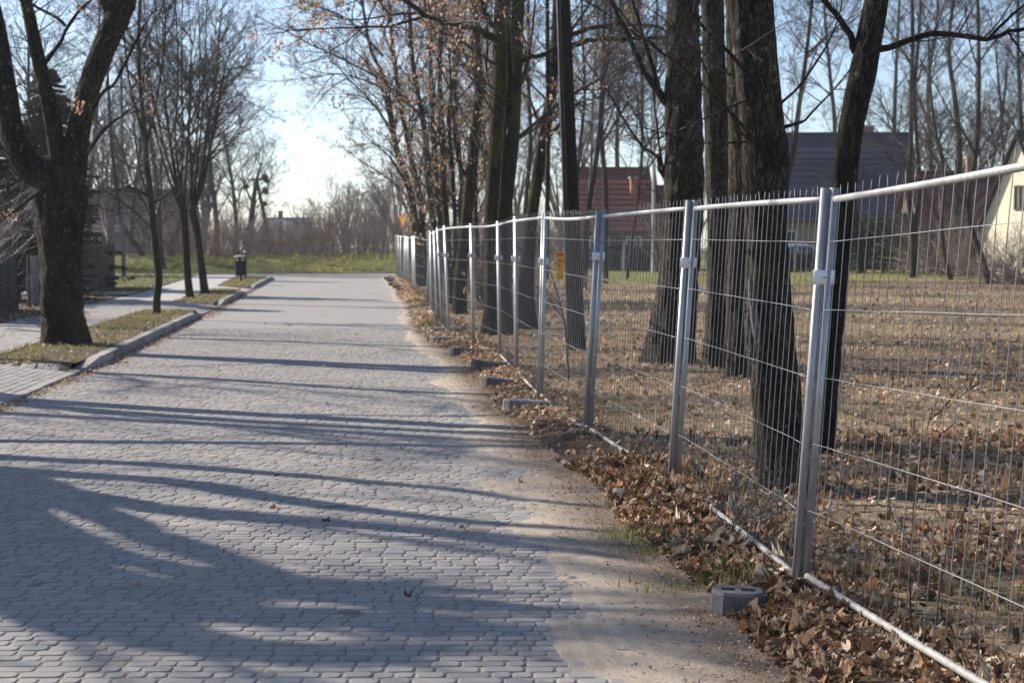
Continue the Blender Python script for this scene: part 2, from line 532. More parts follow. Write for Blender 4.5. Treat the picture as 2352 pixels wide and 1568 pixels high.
# ---------------------------------------------------------------- road pavers, each with rounded ends and a worn edge
ROW = .090
LENS = [.082, .122, .178]
st = []
row = 0
rr = np.random.default_rng(11)
yy = 4.6
while yy < 33.8:
    xl = max(float(kx(yy)) + .015, -yy * .36 - 1.6)
    xr = min(float(xe(yy)) + .08, yy * .36 + 1.6)
    x = xl - rr.random() * .15
    while x < xr:
        L = LENS[rr.integers(3)]
        if x + L > xl:
            st.append((x + L / 2, yy, L - .003 - .004 * rr.random(), ROW - .0025 - .002 * rr.random(), rr.random()))
        x += L
    yy += ROW
st = np.array(st)
def stones(S, near):
    """rounded-end blocks; returns verts (N,V,3) and face templates"""
    n = len(S)
    c = 3 if near else 2
    smooth_ = near
    rc = .023
    angs = (np.arange(c) / (c - 1)) * (np.pi / 2)
    rings = [(0.0, -.014, 0.0), (0.0008, -.005, 0), (.0035, -.0014, 0), (.0075, 0.0, 0), (.0105, .0002, 0)] if near else [(.0005, -.005, 0), (.006, 0, 0)]
    hl, hw = S[:, 2] / 2, S[:, 3] / 2
    jit = RNG.normal(0, .0011, (n, 1)); tx = RNG.normal(0, .0045, (n, 1)); ty = RNG.normal(0, .006, (n, 1))
    V = []
    for ins, z, _ in rings:
        pts = []
        for q, (sx, sy) in enumerate(((1, 1), (-1, 1), (-1, -1), (1, -1))):
            for a in angs:
                aa = a + q * np.pi / 2
                r = max(rc - ins * .6, .006)
                px = sx * (hl - rc * 1.05) + np.cos(aa) * (rc * 1.05 - ins)
                py = sy * (hw - rc) + np.sin(aa) * (rc - ins)
                pts.append(np.stack([px, py, np.full(n, z)], -1))
        V.append(np.stack(pts, 1))
    V = np.concatenate(V, 1)
    V = V + RNG.normal(0, .0003, V.shape)
    V[:, :, 2] += jit + tx * V[:, :, 0] + ty * V[:, :, 1]
    V[:, :, 0] += S[:, 0:1]; V[:, :, 1] += S[:, 1:2]
    k = 4 * c
    q = []
    for j in range(len(rings) - 1):
        for i in range(k):
            q.append([j * k + i, j * k + (i + 1) % k, (j + 1) * k + (i + 1) % k, (j + 1) * k + i])
    top = [[(len(rings) - 1) * k + i for i in range(k)]]
    return V, np.array(q), np.array(top)
infr = (np.abs(st[:, 0]) < st[:, 1] * .3) & (st[:, 1] > 6.55) & (st[:, 0] < xe(st[:, 1]) - .45)
order = np.argsort(np.where(infr, st[:, 1], 1e6))
single = order[:300]
rest = np.setdiff1d(np.arange(len(st)), single)
V, Q, T = stones(st[single], True)
for i in range(len(single)):
    m_ = MB(); m_.add(V[i], Q, st[single[i], 4]); m_.faces_more(T, 0)
    m_.build('paver', M['paver'], road, smooth=True)
fld = MB()
for sel, near in ((rest[st[rest, 1] < 10.5], True), (rest[st[rest, 1] >= 10.5], False)):
    V, Q, T = stones(st[sel], near)
    n, k, _ = V.shape
    off = (np.arange(n) * k)[:, None, None]
    base = fld.n
    fld.add(V.reshape(-1, 3), (Q[None] + off).reshape(-1, 4), np.repeat(st[sel, 4], k))
    fld.faces_more((T[None] + off).reshape(-1, T.shape[1]), base)
fo = tag(fld.build('paver_field', M['paver'], road, smooth=True), kind='stuff')
for o in [fo] + [q for q in bpy.data.objects if q.name.startswith('paver') and q is not fo]:
    tot_ = np.zeros(len(o.data.polygons), np.int32); o.data.polygons.foreach_get('loop_total', tot_)
    o.data.polygons.foreach_set('use_smooth', tot_ <= 4)

# ---------------------------------------------------------------- sand drifted over the road edge
SLY = [-8, 3, 6.7, 9, 12, 16.7, 30, 45, 78, 82]
SLX = [.95, .62, .38, .05, -.15, -.48, -1.72, -2.9, -5.75, -6.1]
ys = np.concatenate([np.arange(3.5, 20, .035), np.arange(20, 40, .1), np.arange(40, 81.5, .4)])
us = np.concatenate([np.linspace(0, .35, 26)[:-1], np.linspace(.35, 1, 24)])
Yg, Ug = np.meshgrid(ys, us, indexing='ij')
Xl = np.interp(Yg, SLY, SLX) - .14
Xr = xe(Yg) + .22
Xg = Xl * (1 - Ug) + Xr * Ug
wob = fbm(Xg * 1.6 + 30, Yg * 1.1 + 10, 21, 4) - .5
grain = fbm(Xg * 14 + 30, Yg * 14 + 10, 31, 3) - .5
tread = np.sin((Xg - xe(Yg) * .9) * 70) * (vnoise(Xg * 1.2 + 5, Yg * .5 + 5, 4) > .52)
Zg = -.010 + .017 * np.clip((Ug + wob * .95 - .04) / .35, 0, 1) + .007 * wob + .006 * grain + .0012 * tread + .012 * np.clip((Ug - .8) / .2, 0, 1)
Zg = np.where(Ug < .001, -.014, Zg)
b_ = MB(); b_.grid(Xg, Yg, Zg, Ug)
tag(b_.build('sand_strip', M['sand'], smooth=True), kind='structure')

# ---------------------------------------------------------------- leaf-covered ground behind the fence
def hR(x, y):
    s = x - xf(y)
    e = np.clip((x - xe(y)) / .25, 0, 1)
    h = -.02 + .04 * e + (.03 + .16 * np.clip(fbm(y * .9 + 31, y * 0 + 7, 57, 2) - .32, 0, 1) * np.maximum(np.clip((y - 8.3) / 1.2, .5, 1), np.clip((7.0 - y) * 4, 0, 1))) * np.exp(-((s + .12) / .24) ** 2) + .05 * (fbm(x * .55 + 40, y * .55 + 20, 51, 3) - .5) * e
    h = h + .035 * (fbm(x * 3 + 40, y * 3 + 20, 55, 3) - .5) * e + .05 * np.clip(s / 3, 0, 1)
    return h
ys = np.concatenate([np.arange(-6, 26, .12), np.arange(26, 60, .35), np.arange(60, 140, 1.5)])
ss = np.concatenate([np.arange(0, 4.5, .07), np.arange(4.5, 12, .25), np.arange(12, 40, 1.2), np.linspace(40, 150, 20)])
Yg, Sg = np.meshgrid(ys, ss, indexing='ij')
Xg = xe(Yg) - .05 + Sg
keep_far = np.clip((Yg - 70) / 20, 0, 1)
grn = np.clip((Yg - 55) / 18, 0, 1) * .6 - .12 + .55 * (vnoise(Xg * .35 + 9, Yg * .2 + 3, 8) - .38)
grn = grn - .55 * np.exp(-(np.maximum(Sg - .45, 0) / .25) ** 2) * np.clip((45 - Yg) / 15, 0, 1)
Zg = hR(Xg, Yg)
cs = (Yg > 78.5) & (Xg < xe(Yg) + 2.0 + (Yg - 78) * .5)
Zg = np.where((Yg > 79) & (Xg < -2.0), -.05, Zg)
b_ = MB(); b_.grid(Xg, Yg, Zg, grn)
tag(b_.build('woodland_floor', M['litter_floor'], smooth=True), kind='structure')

# ---------------------------------------------------------------- left verge, kerb, walk
def drive(y):
    y = np.asarray(y, float)
    return ((y > 13.2) & (y < 22.3)) | ((y > 39.9) & (y < 45.0)) | ((y > 56.7) & (y < 60.9))
def hL(x, y):
    """height of the paved or earth surface left of the kerb"""
    t = np.clip((kx(y) - .15 - x) / .9, 0, 1)
    h = .03 + .095 * t
    return np.where(drive(y), h, .125)
ys = np.concatenate([np.arange(-8, 80, .25)])
ss = np.concatenate([np.arange(0, 8, .2), np.arange(8, 20, .8), np.linspace(20, 90, 30)])
Yg, Sg = np.meshgrid(ys, ss, indexing='ij')
Xg = kx(Yg) - .15 - Sg
isl = (Xg > sr(Yg)) & ~drive(Yg)
wk = ((Xg <= sr(Yg) + .02) & (Xg >= sl(Yg) - .02)) | (drive(Yg) & (Xg > sl(Yg)))
Zg = np.where(wk, -.03, .10 + .045 * fbm(Xg * 1.7 + 90, Yg * 1.7 + 20, 61, 3))
Zg = np.where(isl, .105 + .04 * fbm(Xg * 2 + 90, Yg * 2 + 20, 62, 3) - .02 * np.clip(1 - Sg / .3, 0, 1), Zg)
grn = np.where(isl, .13, np.where(Yg > 55, .45, .0))
grn = np.where(isl & (Yg < 27.5), -.1, grn)
b_ = MB(); b_.grid(Xg, Yg, Zg, grn)
tag(b_.build('verge', M['verge'], smooth=True), kind='structure')

walk = thing('pavement', 'pale block pavement beside the verge', 'pavement', (0, 0, 0), kind='structure')
walk.pop('category', None)
bp, far = [], MB()
wr = np.random.default_rng(5)
# blocks laid in rows along the road, real to 46 m
for c_ in range(0, 75):
    y = 12.0 + wr.random() * .2
    while y < 46:
        x = float(kx(y)) - .16 - .05 - c_ * .1
        on = (sl(y) < x < sr(y)) or (bool(drive(y)) and x > sl(y))
        if on:
            z = float(hL(x, y))
            bp.append((x, y, z, wr.random(), math.atan2(float(kx(y + .5) - kx(y - .5)), 1)))
        y += .2
bp = np.array(bp)
def brick_mesh(B, lx, ly):
    n = len(B)
    hx, hy, s = lx / 2, ly / 2, .005
    t = np.array([[-hx, -hy, -.03], [hx, -hy, -.03], [hx, hy, -.03], [-hx, hy, -.03],
                  [-hx, -hy, -s], [hx, -hy, -s], [hx, hy, -s], [-hx, hy, -s],
                  [-hx + s, -hy + s, 0], [hx - s, -hy + s, 0], [hx - s, hy - s, 0], [-hx + s, hy - s, 0]])
    ca, sa = np.cos(-B[:, 4]), np.sin(-B[:, 4])
    X = t[None, :, 0] * ca[:, None] - t[None, :, 1] * sa[:, None] + B[:, 0:1]
    Y = t[None, :, 0] * sa[:, None] + t[None, :, 1] * ca[:, None] + B[:, 1:2]
    Z = t[None, :, 2] + hL(X, Y) + RNG.normal(0, .0015, (n, 1))
    q = []
    for j in (0, 4):
        for i in range(4):
            q.append([j + i, j + (i + 1) % 4, j + 4 + (i + 1) % 4, j + 4 + i])
    q.append([8, 9, 10, 11])
    off = (np.arange(n) * 12)[:, None, None]
    return np.stack([X, Y, Z], -1).reshape(-1, 3), (np.array(q)[None] + off).reshape(-1, 4), np.repeat(B[:, 3], 12)
inl = (bp[:, 0] > -bp[:, 1] * .3) 
o_ = np.argsort(np.where(inl, bp[:, 1], 1e6))
for i in o_[:220]:
    v_, q_, r_ = brick_mesh(bp[i:i + 1], .094, .194)
    m_ = MB(); m_.add(v_, q_, r_); m_.build('paving_block', M['walk_paver'], walk)
v_, q_, r_ = brick_mesh(bp[o_[220:]], .094, .194)
m_ = MB(); m_.add(v_, q_, r_)
tag(m_.build('paving_field', M['walk_paver'], walk), kind='stuff')
def strip(y0, y1, fl, fr, dz, step=.5, n=8):
    ys = np.arange(y0, y1 + step * .5, step)
    Yg, Ug = np.meshgrid(ys, np.linspace(0, 1, n), indexing='ij')
    Xg = fl(Yg) * (1 - Ug) + fr(Yg) * Ug
    return Xg, Yg, hL(Xg, Yg) + dz
m_ = MB()
m_.grid(*strip(11.5, 46, lambda y: sl(y), lambda y: sr(y), -.010))
for a, c in ((13.2, 22.3), (39.9, 45.0)):
    m_.grid(*strip(a, c, lambda y: sr(y) + .01, lambda y: kx(y) - .16, -.010))
m_.build('joint_sand', M['joint'], walk)
def far_walk_mat():
    m, nt, b = new_mat('far_walk')
    v = mapping(nt, (1, 1, 1))
    f = noise(nt, 3, 6, v, .7)
    c = ramp(nt, [(.3, (.37, .355, .335)), (.7, (.46, .44, .415))], f)
    nt.links.new(c, b.inputs['Base Color']); b.inputs['Roughness'].default_value = .8
    bump(nt, b, noise(nt, 40, 3, v), .4, .01)
    return m
M['far_walk'] = far_walk_mat()
m_ = MB()
m_.grid(*strip(46, 80, lambda y: sl(y), lambda y: sr(y), 0))
m_.grid(*strip(56.7, 60.9, lambda y: sr(y) + .01, lambda y: kx(y) - .16, 0))
yy = np.array([50.6, 53.2]); xx = np.linspace(-30, 0, 7)
Xg = np.stack([sl(yy[0]) - .01 + xx * 1.0, sl(yy[1]) - .01 + xx * 1.0])
m_.grid(Xg, np.repeat(yy[:, None], 7, 1), np.full((2, 7), .152))
m_.build('far_walk', M['far_walk'], walk)

kerb = thing('kerb', 'row of concrete kerb stones along the left road edge', 'kerb', (0, 0, 0), kind='structure')
kerb.pop('category', None)
y = 8.0
kr = np.random.default_rng(3)
while y < 79:
    y1 = y + .992
    ya, yb = y, y1
    ha, hb = float(kerb_h(ya)) + kr.normal(0, .003), float(kerb_h(yb)) + kr.normal(0, .003)
    prof = [(0, -.10), (0, -.012), (-.012, 0), (-.15, 0), (-.15, -.10)]
    v_, dx = [], kr.normal(0, .006)
    for yv, h in ((ya, ha), (yb, hb)):
        for px, pz in prof:
            v_.append((float(kx(yv)) + px + dx, yv, h + pz - (.06 if pz < -.05 else 0)))
    m_ = MB()
    m_.add(v_, [[i, i + 5, i + 6, i + 1] for i in range(4)], kr.random())
    m_.faces_more([[0, 1, 2, 3, 4], [9, 8, 7, 6, 5]], 0)
    m_.build('kerb_stone', M['kerb'], kerb)
    y += 1.0

# ---------------------------------------------------------------- grass bank beyond the cross street
xs = np.linspace(-110, 12, 160); tt = np.linspace(0, 1, 34)
Xg, Tg = np.meshgrid(xs, tt, indexing='ij')
Yg = 90.2 + .008 * (Xg + 10) + Tg * 46
fade = np.clip((6 - Xg) / 9, 0, 1)
prof = np.clip(Tg * 46 / 5.5, 0, 1)
prof = prof * prof * (3 - 2 * prof)
Zg = .03 + fade * (.70 * prof + .45 * (fbm(Xg * .9 + 200, Yg * .9, 71, 3) - .5) * np.clip(Tg * 20, 0, 1))
b_ = MB(); b_.grid(Xg, Yg, Zg, np.clip(.65 - np.clip((Tg - .16) * 6, 0, 1), 0, 1))
tag(b_.build('grass_bank', M['bank'], smooth=True), kind='structure')
# ---------------------------------------------------------------- bare trees
def frame_perp(t, rng):
    r = rng.normal(size=t.shape)
    r = r - (r * t).sum(-1, keepdims=True) * t
    return nrm(r)

def grow(start, d, L, n, wob, trop, rng):
    B = len(start)
    p = np.empty((B, n, 3)); p[:, 0] = start
    d = nrm(d)
    for i in range(1, n):
        d = nrm(d + rng.normal(size=(B, 3)) * wob + np.array([0, 0, trop]))
        p[:, i] = p[:, i - 1] + d * (L / (n - 1))[:, None]
    return p

def children(paths, rad, L, per, rng, ang, ratio, tmin, up=0.0, rratio=.55, tmax=1.0):
    """per children on every branch; returns start, dir, length, base radius"""
    B, n, _ = paths.shape
    i = np.repeat(np.arange(B), per)
    t = tmin + (tmax - tmin) * rng.random(len(i)) ** .85
    f = t * (n - 1); a = np.minimum(f.astype(int), n - 2); u = (f - a)[:, None]
    s = paths[i, a] * (1 - u) + paths[i, a + 1] * u
    tg = nrm(paths[i, a + 1] - paths[i, a])
    r0 = rad[i, a] * (1 - u[:, 0]) + rad[i, a + 1] * u[:, 0]
    th = np.radians(ang) * (.7 + .6 * rng.random(len(i)))
    pp = frame_perp(tg, rng)
    d = tg * np.cos(th)[:, None] + pp * np.sin(th)[:, None] + np.array([0, 0, up])
    l = L[i] * ratio * (1.05 - .6 * t) * (.55 + .8 * rng.random(len(i)))
    return s, d, l, r0 * rratio

def taper(r0, n, tip=.25, rmin=.0022):
    return np.maximum(r0[:, None] * np.linspace(1, tip, n)[None], rmin)

def ramify(limbs, radii, lens, spec, rng, mb, leaf=None):
    """spec: list of dict(per, ang, ratio, n, k, wob, trop, up, tmin); grows twigs on limbs into mb"""
    cur = (limbs, radii, lens)
    tips = []
    for s in spec:
        st_, d_, l_, r_ = children(*cur, s['per'], rng, s.get('ang', 50), s.get('ratio', .55), s.get('tmin', .25), s.get('up', .15), s.get('rr', .5), s.get('tmax', 1.0))
        l_ = np.minimum(l_, s.get('lmax', 99))
        p = grow(st_, d_, l_, s['n'], s.get('wob', .16), s.get('trop', .06), rng)
        r = taper(np.minimum(r_, l_ * .017 + .0018), s['n'], .3, s.get('rmin', .0022))
        mb.tubes(p, r, s.get('k', 3), rng.random(len(p)))
        cur = (p, r, l_)
        tips.append(p)
    if leaf is not None:
        mbL, cnt, size = leaf
        p = np.concatenate([q[:, 1:].reshape(-1, 3) for q in tips[-2:]])
        add_leaves(mbL, p[rng.integers(0, len(p), cnt)] + rng.normal(0, .03, (cnt, 3)), size, rng, hang=True)
    return cur

def add_leaves(mb, pos, size, rng, hang=False, flat=False):
    """curled leaves: 6 verts, 4 faces each"""
    n = len(pos)
    t = np.array([[0, 0, 0], [.5, .38, .12], [1, 0, -.05], [.5, -.38, .12], [.12, .16, .02], [.12, -.16, .02], [.85, .15, .02], [.85, -.15, .02]])
    s = size * (.55 + .9 * rng.random(n))
    curl = rng.normal(0, .8, n)
    v = np.repeat(t[None], n, 0)
    v[:, :, 2] += curl[:, None] * (v[:, :, 1] ** 2) * 1.6 + rng.normal(0, .35, n)[:, None] * (v[:, :, 0] - .5) ** 2 * 1.4
    v[:, :, 1] *= (.75 + .5 * rng.random(n))[:, None]
    v *= s[:, None, None]
    az = rng.random(n) * 2 * np.pi
    if hang:
        pit = np.radians(50 + 40 * rng.random(n))
    else:
        pit = rng.normal(0, .55, n)
    rol = rng.normal(0, .65 if not hang else 1.0, n)
    def rot(v, a, i, j):
        c, s_ = np.cos(a)[:, None], np.sin(a)[:, None]
        x, y = v[:, :, i] * c - v[:, :, j] * s_, v[:, :, i] * s_ + v[:, :, j] * c
        v[:, :, i], v[:, :, j] = x, y
    rot(v, rol, 1, 2); rot(v, -pit if hang else pit, 0, 2); rot(v, az, 0, 1)
    v += pos[:, None, :]
    off = (np.arange(n) * 8)[:, None, None]
    tri = np.array([[0, 5, 4], [7, 2, 6]]); qd = np.array([[4, 5, 3, 1], [1, 3, 7, 6]])
    base = mb.n
    r = np.clip(rng.beta(1.6, 1.6, n), 0, 1)
    mb.add(v.reshape(-1, 3), (qd[None] + off).reshape(-1, 4), np.repeat(r, 8))
    mb.faces_more((tri[None] + off).reshape(-1, 3), base)

def lobed_leaves(mb, pos, size, rng, dark=.1):
    """curled leaves with lobed edges: 7 stations of left rim, midrib, right rim"""
    n = len(pos)
    xs = np.array([0, .16, .33, .5, .68, .85, 1.0]); wd = np.array([.02, .26, .17, .36, .21, .28, .02])
    t = np.zeros((7, 3, 3))
    t[:, 0, 0] = xs + .05; t[:, 1, 0] = xs; t[:, 2, 0] = xs + .05
    t[:, 0, 1] = wd; t[:, 2, 1] = -wd
    v = np.repeat(t.reshape(1, 21, 3), n, 0)
    v[:, :, 0] -= .5
    v[:, :, 1] *= (.7 + .6 * rng.random(n))[:, None] * (1 + rng.normal(0, .18, (n, 21)))
    a, b, c = rng.normal(0, 1.5, n), rng.normal(0, 1.3, n), rng.normal(0, 1.4, n)
    v[:, :, 2] = a[:, None] * v[:, :, 1] ** 2 * 1.6 + b[:, None] * v[:, :, 0] ** 2 + c[:, None] * v[:, :, 0] * v[:, :, 1] + np.abs(v[:, :, 1]) * rng.normal(.25, .3, n)[:, None] + rng.normal(0, .03, (n, 21))
    s = size * (.45 + .7 * rng.random(n) + .9 * rng.random(n) ** 6)
    v *= s[:, None, None]
    az = rng.random(n) * 2 * np.pi; pit = rng.normal(0, .30, n); rol = rng.normal(0, .38, n)
    for ang, i, j in ((rol, 1, 2), (pit, 0, 2), (az, 0, 1)):
        co, si = np.cos(ang)[:, None], np.sin(ang)[:, None]
        x, y = v[:, :, i] * co - v[:, :, j] * si, v[:, :, i] * si + v[:, :, j] * co
        v[:, :, i], v[:, :, j] = x, y
    v += pos[:, None, :]
    q = np.array([[r * 3 + k, r * 3 + k + 1, r * 3 + k + 4, r * 3 + k + 3] for r in range(6) for k in range(2)])
    mb.add(v.reshape(-1, 3), (q[None] + (np.arange(n) * 21)[:, None, None]).reshape(-1, 4), np.repeat(np.where(rng.random(n) < dark, rng.random(n) * .2, np.clip(rng.beta(1.4, 1.5, n), 0, 1)), 21))

def bole(mb, path, rad, k=28, rings=60, amp=.06, ridges=9, flare=.35, seed=0, flare_h=.5):
    """trunk surface with furrowed bark and root flare"""
    path = np.asarray(path, float)
    sp = spline(np.hstack([path, np.asarray(rad, float)[:, None]]), rings)
    p, r = sp[:, :3], sp[:, 3]
    s = np.concatenate([[0], np.cumsum(np.linalg.norm(np.diff(p, axis=0), axis=1))])
    th = np.arange(k) / k
    T, S = np.meshgrid(th, s, indexing='xy')
    furrow = np.abs(vnoise(T * ridges * 2, S * 2.6 + 10, seed, px=ridges * 2) - .5) * 2
    lump = vnoise(T * 5, S * .9 + 3, seed + 9, px=5) - .5
    fine = vnoise(T * ridges * 4, S * 9, seed + 4, px=ridges * 4) - .5
    m = 1 + amp * (furrow - .4) + amp * 1.3 * lump + amp * .6 * fine
    if flare:
        lob = 1 + .5 * np.cos(T * 2 * np.pi * 5 + seed) + .3 * np.cos(T * 2 * np.pi * 3 + 2 * seed)
        m = m + flare * np.exp(-S / (flare_h * .45)) * lob * .7
    t = np.gradient(p, axis=0); t = nrm(t)
    u = nrm(np.cross(t, np.array([[0.15, 1, 0.0]]))); w = np.cross(t, u)
    a = T * 2 * np.pi
    v = p[:, None, :] + (u[:, None, :] * np.cos(a)[..., None] + w[:, None, :] * np.sin(a)[..., None]) * (r[:, None] * m)[..., None]
    idx = np.arange(rings * k).reshape(rings, k)
    a0 = idx[:-1]; a1 = np.roll(a0, -1, 1); b0 = idx[1:]; b1 = np.roll(b0, -1, 1)
    base = mb.n
    mb.add(v.reshape(-1, 3), np.stack([a0, a1, b1, b0], -1).reshape(-1, 4), .5)
    mb.faces_more(idx[-1][None], base)

def pxpath(pts, d):
    """[(x, y, width px)] on the picture grid at distance d (or per-point 4th value) -> world path, radii"""
    out, r = [], []
    for q in pts:
        dd = q[3] if len(q) > 3 else d
        out.append(P(q[0], q[1], dd)); r.append(q[2] * dd / FPX / 2)
    return np.array(out), np.array(r)

SPEC_FULL = dict(per=11, ang=50, ratio=.42, up=.1, lmax=3.2)
SPEC_MID = dict(per=9, ang=46, ratio=.42, up=.12, lmax=2.8)

# ---- shared branch forms: three sizes, four launch angles, two variants, each in a near and a far weight
SIZES = {'L': (3.0, [dict(per=13, ang=42, ratio=.46, n=5, k=3, wob=.14, trop=.04, tmin=.15, up=.08, lmax=1.5), dict(per=6, ang=42, ratio=.5, n=4, k=3, wob=.17, trop=.03, lmax=.8), dict(per=4, ang=40, ratio=.6, n=3, k=3, wob=.2, trop=.02, lmax=.45)]),
         'M': (1.5, [dict(per=10, ang=42, ratio=.5, n=4, k=3, wob=.16, trop=.03, tmin=.12, up=.06, lmax=.8), dict(per=6, ang=42, ratio=.55, n=3, k=3, wob=.2, trop=.02, lmax=.45), dict(per=2, ang=40, ratio=.6, n=2, k=3, lmax=.25)]),
         'S': (.7, [dict(per=7, ang=45, ratio=.5, n=3, k=3, wob=.2, trop=.02, tmin=.1, lmax=.35), dict(per=4, ang=42, ratio=.55, n=2, k=3, lmax=.2)])}
ANGLES = (22, 50, 78, 105)
_forms = {}
def branch_form(size, ai, var, far, mat):
    key = (size, ai, var, far, mat.name)
    if key not in _forms:
        nom, spec = SIZES[size]
        rng = np.random.default_rng(1000 + 'LMS'.index(size) * 50 + ai * 7 + var * 3)
        a = math.radians(ANGLES[ai])
        rm = (.0042 if far else .0026) * {'L': 1.0, 'M': .9, 'S': .8}[size]
        p = grow(np.zeros((1, 3)), np.array([[math.sin(a), 0, math.cos(a)]]), np.array([nom]), 8, .11, .035 if ai < 3 else .0, rng)
        r = taper(np.array([nom * .0105 + .002]), 8, .2, rm)
        mb = MB(); mb.tubes(p, r, 5, [.4])
        ramify(p, r, np.array([nom]), [dict(q, rmin=rm * f) for q, f in zip(spec, (1.0, .85, .75))], rng, mb)
        o = mb.build('branch', mat)
        me = o.data; bpy.data.objects.remove(o)
        lm = MB()
        pts = mb.v[2]
        n = {'L': 190, 'M': 80, 'S': 24}[size]
        add_leaves(lm, pts[rng.integers(0, len(pts), n)] + rng.normal(0, .04, (n, 3)), .055, rng, hang=True)
        o = lm.build('withered_leaves', M['hang_leaf'])
        ml = o.data; bpy.data.objects.remove(o)
        _forms[key] = (nom, me, ml)
    return _forms[key]

def spray(root, base, pos, d, length, rng, far, mat, leaf=0.0):
    d = d / np.linalg.norm(d)
    size = 'L' if length > 2.1 else ('M' if length > .95 else 'S')
    ang = math.degrees(math.acos(max(-1, min(1, d[2]))))
    ai = int(np.argmin([abs(ang - q) for q in ANGLES]))
    nom, me, ml = branch_form(size, ai, int(rng.integers(2)), far, mat)
    o = bpy.data.objects.new('branch', me)
    COL.objects.link(o)
    o.parent = root
    o.location = Vector(pos - base)
    yaw = math.atan2(d[1], d[0])
    tilt = math.radians(ang - ANGLES[ai])
    q = Matrix.Rotation(yaw, 4, 'Z') @ Matrix.Rotation(max(-.5, min(.5, tilt)), 4, 'Y')
    o.rotation_euler = q.to_euler()
    s = length / nom
    o.scale = (s, s * (1 if rng.random() < .5 else -1), s)
    if leaf and rng.random() < leaf:
        o2 = bpy.data.objects.new('withered_leaves', ml)
        COL.objects.link(o2); o2.parent = o; o2['kind'] = 'stuff'
    return o

def limbs_block(mb, limbs, k=8, n=14, seed=0, rmin=.004):
    """limbs: list of (path, radii) -> resampled arrays, tubes added"""
    rng = np.random.default_rng(seed + 99)
    A = []; R = []
    for p, r in limbs:
        s = spline(np.hstack([np.asarray(p, float), np.asarray(r, float)[:, None]]), n)
        A.append(s[:, :3]); R.append(np.maximum(s[:, 3], rmin))
    A = np.array(A); R = np.array(R)
    A[:, 1:-1] += rng.normal(0, 1, A[:, 1:-1].shape) * R[:, 1:-1, None] * .22
    mb.tubes(A, R * (1 + rng.normal(0, .05, R.shape)), k, np.full(len(A), .3))
    L = np.linalg.norm(np.diff(A, axis=1), axis=2).sum(1)
    return A, R, L

def auto_limbs(path, rad, count, rng, t0=.35, ang=45, ratio=.5, up=.2, n=8, wob=.1, trop=.06, rr=.5):
    """limbs springing from a bole path"""
    s = spline(np.hstack([np.asarray(path, float), np.asarray(rad, float)[:, None]]), 24)
    L = np.array([np.linalg.norm(np.diff(s[:, :3], axis=0), axis=1).sum()])
    st_, d_, l_, r_ = children(s[None, :, :3], s[None, :, 3], L, count, rng, ang, ratio, t0, up, rr)
    p = grow(st_, d_, l_, n, wob, trop, rng)
    r = taper(np.minimum(r_, l_ * .02 + .004), n, .2, .004)
    return p, r, l_

def make_tree(name, label, base, boles, bark_m, twig_m, limbs=(), spec=SPEC_FULL, seed=1, auto=0, auto_kw=None, group=None, leaf=0.0,
              k=24, rings=50, amp=.06, flare=.35, ridges=9, flare_h=.5, cat='tree', extra_bole_twigs=0):
    rng = np.random.default_rng(seed)
    base = np.asarray(base, float)
    far = base[1] > 52
    root = thing(name, label, cat, base, group)
    tb = MB()
    jobs = []
    for bi, (p, r) in enumerate(boles):
        bole(tb, p, r, k, rings, amp, ridges, flare if bi == 0 or len(boles) < 4 else 0, seed + bi, flare_h)
        s_ = spline(np.hstack([np.asarray(p, float), np.asarray(r, float)[:, None]]), 24)
        L = np.array([np.linalg.norm(np.diff(s_[:, :3], axis=0), axis=1).sum()])
        if auto:
            kw = dict(t0=.35, ang=45, ratio=.5, up=.2); kw.update(auto_kw or {})
            st_, d_, l_, r_ = children(s_[None, :, :3], s_[None, :, 3], L, auto, rng, kw['ang'], kw['ratio'], kw['t0'], kw['up'])
            jobs += list(zip(st_, d_, np.clip(l_ * 1.25, .5, 4.8)))
            jobs.append((s_[-1, :3], s_[-1, :3] - s_[-3, :3], 2.0))
        if extra_bole_twigs and bi == 0:
            st_, d_, l_, r_ = children(s_[None, :, :3], s_[None, :, 3], np.array([1.6]), extra_bole_twigs, rng, 65, .6, .12, .1)
            jobs += list(zip(st_, d_, np.clip(l_, .25, 1.0)))
    tb.build('trunk', bark_m, root, True, base)
    if limbs:
        cr = MB()
        A, R, L = limbs_block(cr, limbs, seed=seed)
        cr.build('limbs', bark_m, root, True, base)
        st_, d_, l_, r_ = children(A, R, L, spec['per'], rng, spec['ang'], spec['ratio'], spec.get('tmin', .25), spec['up'])
        jobs += list(zip(st_, d_, np.clip(l_ * 1.2, .2, spec['lmax'])))
        for a_, L_ in zip(A, L):
            jobs.append((a_[-1], a_[-1] - a_[-3], min(max(L_ * .3, .3), spec['lmax'])))
    for p, d, l in jobs:
        spray(root, base, p, d, float(l), rng, far, twig_m, leaf)
    return root

